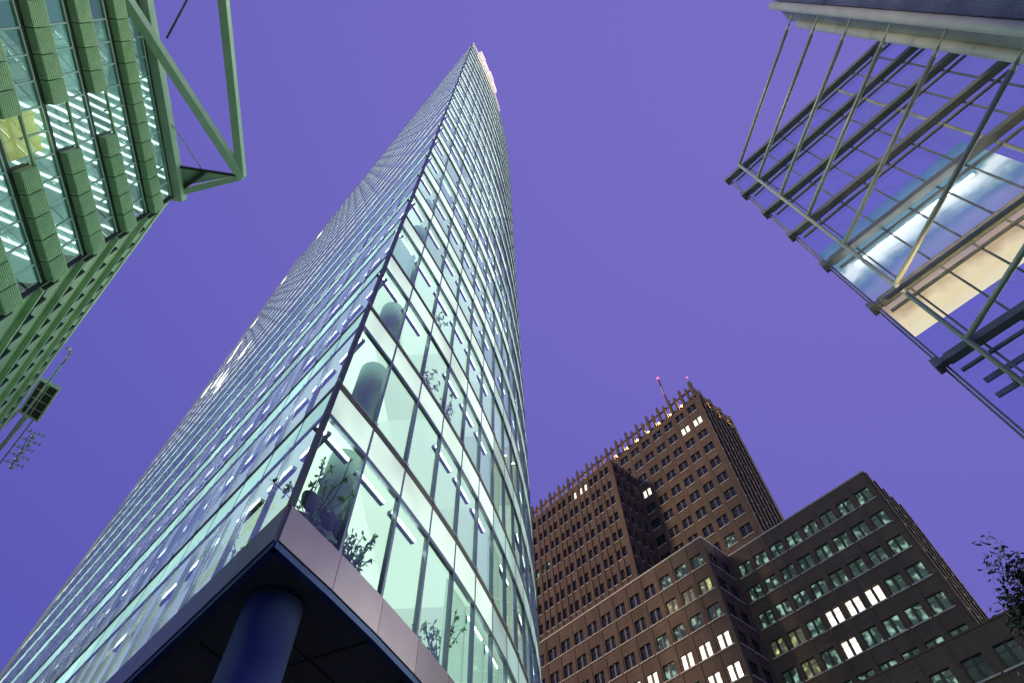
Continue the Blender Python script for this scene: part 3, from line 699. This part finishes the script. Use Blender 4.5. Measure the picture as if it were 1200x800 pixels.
# ================================================================== LEFT OFFICE BLOCK
def build_left_block():
    K = Vector((-24.9, 13.05)); uA = azv(171.5); nA = Vector((0.989, 0.148)); uB = azv(-47.2); nB = Vector((0.679, 0.734))
    T = thing('louvred_office_block', 'green metal office block with rows of projecting louvre boxes and lit offices', 'office building', (K.x, K.y, 0))  # the green of the metal is green light put into the paint
    BW, NBY, FH, NFL = 1.2, 24, 3.7, 11
    ZR = 44.3
    xA = Vector((-nA.y * -1, 0))  # placeholder axis, replaced below
    xA = -uA                      # local x so that x, nA, z is right handed
    LEN = BW * NBY
    if abs(xA.x * nA.y - xA.y * nA.x - 1) > 0.05: xA = uA
    # local meshes
    O, X, Y = Vector((0, 0)), Vector((1, 0)), Vector((0, 1))
    bx = MB(); bx.box(O, X, Y, 0.03, BW - 0.03, 0.0, 0.42, 0.0, 1.28)
    for k in range(9): bx.box(O, X, Y, 0.05, BW - 0.05, 0.423, 0.45, 0.06 + k * 0.135, 0.13 + k * 0.135)
    bx.box(O, X, Y, 0.10, 0.22, 0.05, 0.36, -0.03, -0.003)
    box_me = bx.mesh('louvre_box', [M['louvre']])
    wn = MB(); wn.quad((0.05, -0.06, 1.36), (BW - 0.05, -0.06, 1.36), (BW - 0.05, -0.06, 3.29), (0.05, -0.06, 3.29)); win_me = wn.mesh('window', M['clear_glass'])
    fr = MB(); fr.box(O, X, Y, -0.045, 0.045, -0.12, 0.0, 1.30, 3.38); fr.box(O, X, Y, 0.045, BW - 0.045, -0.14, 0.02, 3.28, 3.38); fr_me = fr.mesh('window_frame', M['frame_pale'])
    boxes, rest_b, rest_w, rest_f = [], MB(), MB(), MB()
    def emit_local(dst, me_src, o, x, n, z):
        base = len(dst.v)
        dst.v += [(o.x + x.x * a + n.x * b, o.y + x.y * a + n.y * b, z + h) for a, b, h in me_src.v]
        dst.f += [tuple(base + q for q in f) for f in me_src.f]; dst.m += me_src.m
    cells = []
    for f in range(NFL):
        z = ZR - 3.55 - FH * f
        for b in range(NBY):
            o = K + uA * (BW * (b + (1 if xA.dot(uA) < 0 else 0)))
            p = lambda a, h: (o.x + xA.x * a + nA.x * .3, o.y + xA.y * a + nA.y * .3, z + h)
            cells.append((shown([p(0, 0), p(BW, 0), p(BW, 3), p(0, 3)]), f, b, o, z))
    cells.sort(key=lambda c: -c[0])
    for k, (s_, f, b, o, z) in enumerate(cells):
        gap = b in (5, 6) and 1 <= f <= 3
        if k < 100 and s_ > 0:
            if not gap: place('louvre_box', box_me, T, (o.x, o.y, z), xA)
            wo = place('window', win_me, T, (o.x, o.y, z), xA); sub('window_frame', fr_me, wo)
        else:
            if not gap: emit_local(rest_b, bx, o, xA, nA, z)
            emit_local(rest_w, wn, o, xA, nA, z); emit_local(rest_f, fr, o, xA, nA, z)
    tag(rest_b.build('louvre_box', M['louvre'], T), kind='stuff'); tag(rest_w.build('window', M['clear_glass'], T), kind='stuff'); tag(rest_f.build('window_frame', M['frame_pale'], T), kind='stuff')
    # floor slabs (dark soffits between window head and next box), ceilings and lamps
    E = K + uA * LEN
    for f in range(NFL):
        z = ZR - 3.55 - FH * f
        s_ = MB(); s_.box(K, uA, nA, 0.02, LEN, -7.0, -0.02, z + 3.40, z + 3.69)
        [s_.box(K, uA, nA, a0_, a1_, -0.30, 0.02, z + 0.02, z + 1.28) for a0_, a1_ in (((0.02, BW * 5), (BW * 7, LEN)) if 1 <= f <= 3 else ((0.02, LEN),))]; s_.build('floor_slab', M['green_dark'], T)
        c = MB(); c.box(K, uA, nA, 0.04, LEN, -6.9, -0.16, z + 3.33, z + 3.39); c.build('ceiling', M['left_ceiling'], T)
        l = MB()
        for b in range(int(8.4 / 0.6)):
            if random.random() < 0.25: continue
            a = 0.3 + b * 0.6; q = K + uA * a - nA * 0.2; e = q - nA * 2.2 + uA * 0.9
            l.beam((q.x, q.y, z + 3.29), (e.x, e.y, z + 3.29), 0.12, 0.05)
        l.build('strip_light', M['left_tube'], T)
    bkw = MB(); bkw.box(K, uA, nA, 0.3, LEN, -3.3, -3.1, -EYE, ZR - 0.6); bkw.build('office_wall', M['office_wall'], T)
    # tall glazed notch: handrail tubes in place of the boxes, a yellow blind
    for f in (1, 2, 3):
        z = ZR - 3.55 - FH * f
        t = MB(); a = K + uA * (BW * 5 - 0.1) + nA * 0.3; e = K + uA * (BW * 7 + 0.1) + nA * 0.3; t.tube((a.x, a.y, z + 1.2), (e.x, e.y, z + 1.2), 0.09, n=10); t.build('handrail', M['louvre'], T, True)
        gq = MB(); a = K + uA * (BW * 5) - nA * 0.03; gq.quad(*[(K.x + uA.x * s1 - nA.x * 0.03, K.y + uA.y * s1 - nA.y * 0.03, h) for s1, h in ((BW * 5 + .04, z + .05), (BW * 7 - .04, z + .05), (BW * 7 - .04, z + 1.27), (BW * 5 + .04, z + 1.27))]); gq.build('notch_glass', M['clear_glass'], T)
    z = ZR - 3.55 - FH * 3
    y = MB(); y.box(K, uA, nA, BW * 5 + 0.15, BW * 7 - 0.2, -0.6, -0.5, z + 0.8, z + 3.4); y.build('yellow_blind', M['yellow_screen'], T)
    # A-side roof edge beam with a dark gutter
    rb = MB(); rb.box(K, uA, nA, -0.35, LEN, -0.35, 0.55, ZR + 0.15, ZR + 0.95); rb.build('roof_edge_beam', M['green_lit_steel'], T)
    rs = MB(); rs.box(K, uA, nA, 0.1, LEN, -7, -0.4, ZR + 0.16, ZR + 0.3); rs.build('roof', M['green_dark'], T)
    # the long receding side: spandrel bands, small windows, dark fins
    LB, ST = 30.5, 1.62; rest_fin = MB()
    for f in range(NFL):
        z = ZR - 3.55 - FH * f
        sp = MB(); sp.box(K, uB, nB, 0.02, LB, -0.3, 0.0, z + 1.0, z + 3.05); sp.build('spandrel', M['spandrel'], T)
        gl = MB(); gl.box(K, uB, nB, 0.02, LB, -0.3, -0.10, z - 0.6, z + 0.997); gl.build('window_band', M['pane_teal'], T)
        lg = MB(); lg.box(K, uB, nB, 0.02, LB, 0.003, 0.30, z - 0.72, z - 0.55); lg.build('ledge', M['louvre'], T)
        for k in range(int(LB / ST)):
            fn = MB() if (f < 5 and k < 20) else rest_fin
            fn.box(K, uB, nB, 0.3 + k * ST, 0.46 + k * ST, -0.09, 0.22, z - 0.5, z + 0.997)
            if fn is not rest_fin: fn.build('fin', M['green_dark'], T)
    tag(rest_fin.build('fin', M['green_dark'], T), kind='stuff')
    tp = MB(); tp.box(K, uB, nB, 0.0, LB, -0.5, 0.10, ZR - 1.35, ZR - 0.75); tp.build('roof_edge_beam', M['louvre'], T)
    cpost = MB(); cpost.box(K, uB, nB, -0.12, 0.14, -0.2, 0.06, -EYE, ZR); cpost.build('corner_post', M['green_dark'], T)
    body = MB(); q1 = K - nA * 7; 
    body.prism([K - nA * 0.9 - nB * 0.5, K + uB * LB - nB * 0.4, K + uB * LB - nB * 14, K - nA * 14 - nB * 6], -EYE, ZR - 1.4); body.build('inner_body', M['spandrel'], T)
    # roof truss: arm from the corner, long boom parallel to the front, raking boom back to the roof
    tip = Vector((-19.95, 12.05, 45.55)); cor = Vector((-25.0, 13.0, 45.2))
    tr = MB(); tr.beam(cor, tip, 0.42, 0.50); tr.build('truss_arm', M['green_lit_steel'], T)
    tr = MB(); tr.beam(tip, Vector((-18.06 + 1.9, 0.5 - 11.57, 45.6)), 0.55, 0.62); tr.build('truss_boom', M['green_lit_steel'], T)
    tr = MB(); tr.beam(tip, Vector((-22.86 - 1.6, 0.25 - 6.3, 41.4)), 0.55, 0.70); tr.build('truss_brace', M['green_lit_steel'], T)
    gp = MB(); gp.prism([(-24.6, 12.2), (-20.6, 12.0), (-24.7, 10.2)], 45.4, 45.5); 
    gq = MB(); gq.prism([(-24.5, 12.5), (-24.4, 10.9), (-20.6, 11.95)], 45.32, 45.36); gq.build('truss_plate', M['green_lit_steel'], T)
    gp = MB(); gp.beam((-24.3, 11.0, 45.1), (-20.2, 11.85, 45.2), 0.16, 0.2); gp.beam((-24.4, 12.6, 45.1), (-22.6, 11.6, 45.15), 0.3, 0.2); gp.build('truss_gusset', M['green_dark'], T)
    nd = MB(); nd.ball((-22.5, 11.5, 45.2), 0.22, n=6); nd.build('truss_node', M['green_dark'], T, True)
    tie = MB(); tie.tube((-22.5, 11.5, 45.2), (-23.6, 8.0, 44.9), 0.045, n=6); tie.build('tie_rod', M['green_lit_steel'], T)
    tie = MB(); tie.tube((-21.6, 2.5, 43.8), (-20.8, 0.4, 46.5), 0.07, n=6); tie.build('tie_rod', M['green_dark'], T)
    # roof-edge rail
    hr = MB(); a = K + uB * 17 + nB * 0.5; pts = [(a.x, a.y, ZR - 1.3)] + [(K.x + uB.x * s + nB.x * d, K.y + uB.y * s + nB.y * d, ZR + h) for s, d, h in ((17.3, 0.75, -0.9), (18.0, 0.85, -0.7), (19.5, 0.8, -0.7), (31, 0.8, -0.7))]
    for p, q in zip(pts, pts[1:]): hr.tube(p, q, 0.09, n=8)
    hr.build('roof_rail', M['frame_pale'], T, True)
    # ---- facade access platform hanging over the receding side
    P0 = Vector((-43.35, 29.9)); ux = (Vector((-42.2, 31.06)) - P0).normalized(); lx = 1.65; uy = Vector((-ux.y, ux.x)); 
    uy = (Vector((-47.33, 33.15)) - P0).normalized(); uy = (uy - ux * uy.dot(ux)).normalized(); ly = 5.0
    W = thing('access_platform', 'steel grid platform overhanging the roof edge of the louvred office block', 'platform', (P0.x, P0.y, 46 + EYE))
    b = MB(); b.box(P0, ux, uy, 0, lx, 0, ly, 46.05, 46.12); b.build('deck', M['green_dark'], W)
    b = MB()
    b.box(P0, ux, uy, -0.08, 0.06, -0.08, ly + .08, 45.9, 46.3); b.box(P0, ux, uy, lx - 0.06, lx + 0.08, -0.08, ly + .08, 45.9, 46.3)
    b.box(P0, ux, uy, 0.07, lx - 0.07, -0.08, 0.1, 45.9, 46.3); b.box(P0, ux, uy, 0.07, lx - 0.07, ly - 0.1, ly + .08, 45.9, 46.3)
    b.build('rim', M['green_lit_steel'], W)
    b = MB(); b.box(P0, ux, uy, lx / 2 - 0.04, lx / 2 + 0.04, 0.11, ly - 0.11, 45.95, 46.04)
    for k in (1, 2, 3): b.box(P0, ux, uy, 0.07, lx - 0.07, k * ly / 4 - 0.03, k * ly / 4 + 0.03, 45.96, 46.03)
    b.build('grid_bars', M['louvre'], W)
    b = MB(); q = P0 + uy * ly - ux * 0.2; e = q + uy * 12 - ux * 1.5; b.beam((q.x, q.y, 46.0), (e.x, e.y, 45.8), 0.35, 0.5); q = q + ux * 0.9; e = e + ux * 1.6; b.beam((q.x, q.y, 46.0), (e.x, e.y, 45.8), 0.35, 0.5); b.build('boom', M['green_lit_steel'], W)
    # ---- rack of aerials at the roof edge
    a0 = P0 + uy * 7.5 + ux * 1.5
    Q = thing('aerial_rack', 'rack of small rooftop aerials and lamps beyond the overhanging steel platform', 'aerial', (a0.x, a0.y, 46 + EYE))
    random.seed(3)
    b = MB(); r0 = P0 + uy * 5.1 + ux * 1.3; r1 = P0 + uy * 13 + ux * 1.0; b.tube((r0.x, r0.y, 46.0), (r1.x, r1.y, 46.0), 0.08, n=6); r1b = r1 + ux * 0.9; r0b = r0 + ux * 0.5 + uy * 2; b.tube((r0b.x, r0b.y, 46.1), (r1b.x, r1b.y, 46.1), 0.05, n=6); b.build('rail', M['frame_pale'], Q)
    for k in range(5):
        p = r0 + (r1 - r0) * (0.22 + 0.17 * k); e = p + ux * random.uniform(1.4, 2.1)
        b = MB(); b.tube((p.x, p.y, 46.0), (e.x, e.y, 46.3), 0.06, n=6)
        for j in range(4):
            c = p + (e - p) * (0.25 + 0.24 * j); b.tube((c.x - uy.x * .3, c.y - uy.y * .3, 46.1 + .06 * j), (c.x + uy.x * .3, c.y + uy.y * .3, 46.1 + .06 * j), 0.045, n=5)
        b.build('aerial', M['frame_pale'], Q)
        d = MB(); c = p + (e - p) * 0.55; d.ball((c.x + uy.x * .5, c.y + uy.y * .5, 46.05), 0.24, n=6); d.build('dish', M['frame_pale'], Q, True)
build_left_block()

# ================================================================== RIGHT: CORRUGATED BUILDING WITH THE FREE GLASS SCREEN
def build_right():
    P = Vector((16.37, 13.14)); u = azv(135); n = Vector((-0.70711, -0.70711))       # n towards the viewer
    TB = Vector((18.75, 2.15)); uT = azv(172)
    T = thing('glass_screen_building', 'corrugated metal building corner with a free-standing glass screen braced by steel struts', 'office building', (TB.x, TB.y, 0))
    LV = [42.9, 39.4, 35.7, 31.9, 27.75, 23.2, 18.6, 13.6, 8.6]
    PW, NP = 1.41, 16
    L = PW * NP
    for k, h in enumerate(LV):
        b = MB(); b.box(P, u, n, 0.25, L, 0.02, 0.42, h - 0.16, h + 0.16); b.box(P, u, n, 0.25, L, 0.10, 0.30, h + 0.163, h + 0.20); b.box(P, u, n, -0.05, 0.247, 0.05, 0.40, h - 0.12, h + 0.1)
        b.build('screen_beam', M['grey_steel'], T)
        r = MB(); r.box(P, u, n, 0.3, L, 0.02, 0.14, h - 0.72, h - 0.60); r.build('glazing_rail', M['grey_steel'], T)
        cl = MB(); cl.box(P, u, n, -0.25, 0.02, -0.05, 0.47, h - 0.22, h + 0.22); [cl.box(P, u, n, -0.20 + .12 * a_, -0.16 + .12 * a_, 0.08 + .22 * c_, 0.12 + .22 * c_, h - 0.25, h - 0.221) for a_ in (0, 1) for c_ in (0, 1)]; cl.build('beam_end_plate', M['grey_steel'], T)
    for i in range(NP + 1):
        thick = i == 6
        b = MB(); s = 0.1 + PW * i
        if thick: b.tube((P.x + u.x * s + n.x * 0.02, P.y + u.y * s + n.y * 0.02, 6), (P.x + u.x * s + n.x * 0.02, P.y + u.y * s + n.y * 0.02, 43.3), 0.09, n=10)
        else: b.box(P, u, n, s - 0.035, s + 0.035, -0.10, 0.015, 6.0, 43.3)
        b.build('screen_mullion', M['pale_steel'] if thick else M['grey_steel'], T, thick)
    ed = MB(); q = P - u * 0.02; ed.box(q, u, n, -0.04, 0.03, -0.12, -0.02, 4, 43.4); ed.build('screen_edge', M['grey_steel'], T)
    pt = P + u * 1.15 + n * 0.55; tb = MB(); tb.tube((pt.x, pt.y, 6), (pt.x, pt.y, 43.0), 0.10, n=12); tb.build('strut_post', M['pale_steel'], T, True)
    zs = [43.4] + LV[:-1]; zb = LV
    for i in range(NP):
        for k in range(len(LV)):
            s = 0.1 + PW * i; z1 = (LV[k - 1] - 0.02) if k else 43.3; z0 = LV[k] + 0.02
            if k == 0: z0 = 42.95
            g = MB(); t = random.uniform(-.012, .012)
            g.quad(*[(P.x + u.x * a - n.x * (0.05 + t * c), P.y + u.y * a - n.y * (0.05 + t * c), z) for a, c, z in ((s + .03, 0, z0), (s + PW - .03, 1, z0), (s + PW - .03, 1, z1), (s + .03, 0, z1))])
            if i < 10 and k < 8: g.build('glass_pane', M['clear_glass'], T)
            else:
                if 'GR' not in ORG: ORG['GR'] = MB()
                G = ORG['GR']; b0 = len(G.v); G.v += g.v; G.f += [tuple(b0 + x for x in f) for f in g.f]; G.m += g.m
    tag(ORG['GR'].build('glass_pane', M['clear_glass'], T), kind='stuff')
    # struts from the building corner to the screen post, one per floor
    for k, h in enumerate(LV):
        a = Vector((TB.x - 0.05, TB.y + 0.20, h)); b = Vector((pt.x, pt.y, h)); d = (b - a).normalized()
        s = MB(); s.tube(a, a + d * 0.7, 0.05, 0.05, n=8); s.tube(a + d * 0.7, a + d * 1.1, 0.05, 0.11, n=10); s.tube(a + d * 1.1, b, 0.11, 0.11, n=12); s.build('strut', M['pale_steel'], T, True)
    # building corner column, narrow return, corrugated front
    c = MB(); c.tube((TB.x, TB.y, -EYE), (TB.x, TB.y, 46.6), 0.26, n=20); c.build('corner_tube', M['pale_steel'], T, True)
    r2 = TB + Vector((1.15, 1.05)); c2 = MB(); c2.tube((r2.x, r2.y, -EYE), (r2.x, r2.y, 44.5), 0.24, n=20); c2.build('corner_tube', M['pale_steel'], T, True)
    nT = Vector((-uT.y * -1, uT.x)); nT = Vector((-0.990, -0.139))
    body = [TB + Vector((0.15, -0.05)), r2 + Vector((0.1, -0.1)), r2 + u * 30, TB + uT * 40 + Vector((22, 0)), TB + uT * 40 + Vector((0.15, 0))]
    bd = MB(); bd.prism([tuple(p) for p in body], -EYE, 46.4); bd.build('building_body', M['grey_steel'], T)
    sh = MB(); o = TB + uT * 0.27
    N = 420; 
    for k in range(N):
        a = 0.02 + k * 0.075; d = 0.035
        p = [(o + uT * (a)) + nT * 0.0, (o + uT * (a + 0.0375)) + nT * d, (o + uT * (a + 0.075)) + nT * 0.0]
        for x, y in zip(p, p[1:]): sh.quad((x.x, x.y, 4), (y.x, y.y, 4), (y.x, y.y, 46.5), (x.x, x.y, 46.5))
    sh.build('corrugated_cladding', M['corrugated'], T)
    # warm and white strip lights fixed along two of the beams
    for h, m, a0, a1 in ((27.0, 'white_tube', 0.9, 7.0),):
        s = MB(); s.box(P, u, n, a0, a1, -0.28, -0.20, h - 0.05, h + 0.05); s.build('strip_light', M[m], T)
    up_ = MB(); up_.box(P, u, n, 0.4, 10.5, 0.85, 1.0, 22.35, 22.50, 0); up_.box(P, u, n, 0.42, 10.48, 0.87, 0.98, 22.503, 22.52, 1); up_.build('uplight', [M['grey_steel'], M['gold_tube']], T)
    # maintenance walkway at the seventh level
    wk = MB()
    for d in (-0.5, -1.5): wk.box(P, u, n, 0.6, L, d - 0.06, d + 0.06, 17.4, 17.6)
    for k in range(12): wk.box(P, u, n, 1.3 + k * 1.41, 1.42 + k * 1.41, -1.43, -0.57, 17.42, 17.58)
    wk.build('walkway', M['grey_steel'], T)
    for k, (s, d) in enumerate(((2.4, -0.35), (3.2, -0.9), (4.4, -0.5))):
        q = P + u * s + n * d
        S = thing('spotlight', ['small blue spotlight hanging under the walkway nearest the screen edge', 'blue spotlight standing in the middle of the screen walkway', 'blue spotlight under the walkway farthest from the screen edge'][k], 'spotlight', (q.x, q.y, 17.2 + EYE), 'blue spotlights on the glass screen walkway')
        b = MB(); b.tube((q.x, q.y, 17.35), (q.x, q.y, 17.05), 0.12, 0.16, n=12); b.build('housing', M['grey_steel'], S, True)
        b = MB(); b.tube((q.x, q.y, 17.046), (q.x, q.y, 17.0), 0.15, 0.10, n=12); b.build('lens', M['blue_lamp'], S, True)
    # ---- backlit banner behind the glass
    o = P - n * 0.45
    b = MB(); b.box(Vector((0, 0)), Vector((1, 0)), Vector((0, 1)), 0, 8.1, 0, 0.02, 0, 8.8)
    bo = bpy.data.objects.new('banner', b.mesh('banner', M['banner'])); C.objects.link(bo)
    q = o + u * 0.2; bo.location = (q.x, q.y, 21.1 + EYE); bo.rotation_euler = (0, 0, math.atan2(u.y, u.x))
    tag(bo, 'large backlit banner of cloud and gold light hanging behind the glass screen', 'banner')
build_right()

# ================================================================== TREE at the right edge
def build_tree():
    random.seed(11)
    base = Vector((10.0, 6.9, -EYE))
    T = thing('street_tree', 'dark leafy street tree reaching into the lower right of the view', 'tree', (base.x, base.y, 0))
    tr = MB(); lf = MB()
    def limb(p, d, r, ln, depth):
        segs = 4; q = p.copy()
        for i in range(segs):
            d = (d + Vector((random.uniform(-.18, .18), random.uniform(-.18, .18), random.uniform(-.05, .14)))).normalized()
            e = q + d * (ln / segs); r1 = r * (0.82 if depth else 0.93); tr.tube(q, e, r, r1, n=8 if depth < 2 else 5, cap=False); q = e; r = r1
            if depth >= 2:
                for _ in range(6): leaf_clump(q + Vector([random.gauss(0, .15) for _ in range(3)]))
        if depth < 3:
            for k in range(5 if depth else 8):
                nd = (d * 0.55 + Vector((random.uniform(-1, 1), random.uniform(-1, 1), random.uniform(-.25, .8)))).normalized()
                limb(q if k < 2 else q - d * (ln * random.uniform(0.05, 0.5)), nd, r * 0.62, ln * 0.62, depth + 1)
    def leaf_clump(c):
        for _ in range(20):
            a = Vector([random.gauss(0, 1) for _ in range(3)]).normalized(); b = a.orthogonal().normalized()
            p = c + Vector([random.gauss(0, .06) for _ in range(3)]); L, W = random.uniform(.08, .13), random.uniform(.028, .042)
            lf.quad(p, p + a * L * .5 + b * W, p + a * L, p + a * L * .5 - b * W)
    limb(base, Vector((0, 0, 1)), 0.17, 3.9, 0)
    tr.build('trunk', M['bark'], T, True); lf.build('crown', M['leaf'], T)
build_tree()

# ================================================================== small things behind the lowest panes
def behind(side, bay, along, depth, floor):
    b = [q for q in BAYS if q[4] == side and q[5] == bay][0]; o, x, n, wd = b[:4]
    a = along if side == 'L' else wd - along
    p = o + x * a - n * depth
    return Vector((p.x, p.y, TZ0 + TFH * floor + 0.02))
def potted_plant(side, bay, along, depth, floor, h, label):
    p = behind(side, bay, along, depth, floor); random.seed(bay * 7 + floor + (3 if side == 'L' else 0))
    t = thing('potted_plant', label, 'plant', (p.x, p.y, p.z + EYE), 'house plants behind the tower glass')
    b = MB(); b.tube(p, p + Vector((0, 0, 0.30)), 0.13, 0.17, n=14); b.build('pot', M['pot'], t, True)
    b = MB(); f = MB()
    for k in range(15):
        d = Vector((random.uniform(-.45, .45), random.uniform(-.45, .45), 1)).normalized(); q = p + Vector((0, 0, .3))
        for i in range(4):
            e = q + d * (h * random.uniform(.16, .26)); d = (d + Vector((random.uniform(-.3, .3), random.uniform(-.3, .3), -.05))).normalized(); b.tube(q, e, .010, .008, n=5); q = e
            for j in range(7):
                a = Vector([random.gauss(0, 1) for _ in range(3)]).normalized(); c = a.orthogonal().normalized(); L, W = random.uniform(.10, .20), random.uniform(.02, .04)
                f.quad(q, q + a * L * .5 + c * W, q + a * L, q + a * L * .5 - c * W)
    b.build('stem', M['bark'], t); f.build('foliage', M['plant_leaf'], t)
potted_plant('R', 1, 1.05, 0.62, 0, 1.2, 'airy potted plant behind the second tall pane from the corner in the lowest row')
potted_plant('R', 4, 0.5, 0.55, 0, 1.5, 'bushy potted plant behind the fifth tall pane from the corner in the lowest row')
potted_plant('L', 0, 0.8, 0.75, 0, 1.7, 'tall leafy plant in the lowest window on the left face beside the sharp corner')
potted_plant('L', 2, 0.6, 0.75, 0, 1.6, 'leafy plant in the lowest row of the left face, third window from the corner')
potted_plant('R', 2, 0.9, 0.6, 2, 1.5, 'spreading potted plant behind the third pane from the corner, two storeys above the fascia')
potted_plant('R', 3, 0.9, 0.6, 2, 1.5, 'spreading potted plant behind the fourth pane from the corner, two storeys above the fascia')
potted_plant('R', 2, 0.6, 0.6, 3, 1.3, 'potted plant behind the third pane from the corner, three storeys above the fascia')
def round_chair(bay, along, depth, label):
    p = behind('R', bay, along, depth, 0)
    t = thing('office_chair', label, 'chair', (p.x, p.y, p.z + EYE), 'office chairs behind the lowest panes')
    n = [q for q in BAYS if q[4] == 'R' and q[5] == bay][0][2]; ax = Vector((-n.y, n.x))
    b = MB(); b.tube(p + Vector((0, 0, .44)), p + Vector((0, 0, .52)), .24, .25, n=18); b.build('seat', M['chair'], t, True)
    b = MB(); c = p + Vector((n.x * .22, n.y * .22, .86)); b.tube(c, c + Vector((n.x * .07, n.y * .07, 0)), .25, .22, n=22); b.build('backrest', M['chair'], t, True)
    b = MB(); b.tube(p + Vector((0, 0, .07)), p + Vector((0, 0, .44)), .03, n=10); b.beam(p + Vector((n.x * .2, n.y * .2, .45)), p + Vector((n.x * .24, n.y * .24, .8)), .05, .02); b.build('post', M['grey_steel'], t)
    for k in range(5):
        a = k * 1.2566; e = p + Vector((math.cos(a) * .28, math.sin(a) * .28, .05)); b = MB(); b.beam(p + Vector((0, 0, .08)), e, .04, .03); b.ball(e - Vector((0, 0, .02)), .028, n=5); b.build('leg', M['grey_steel'], t)
round_chair(0, 0.72, 0.62, 'dark round backed chair behind the corner pane of the lowest row')
round_chair(0, 1.30, 0.62, 'dark round backed chair beside the first fin of the lowest row')
round_chair(1, 0.18, 0.60, 'dark round backed chair at the left of the second pane of the lowest row')
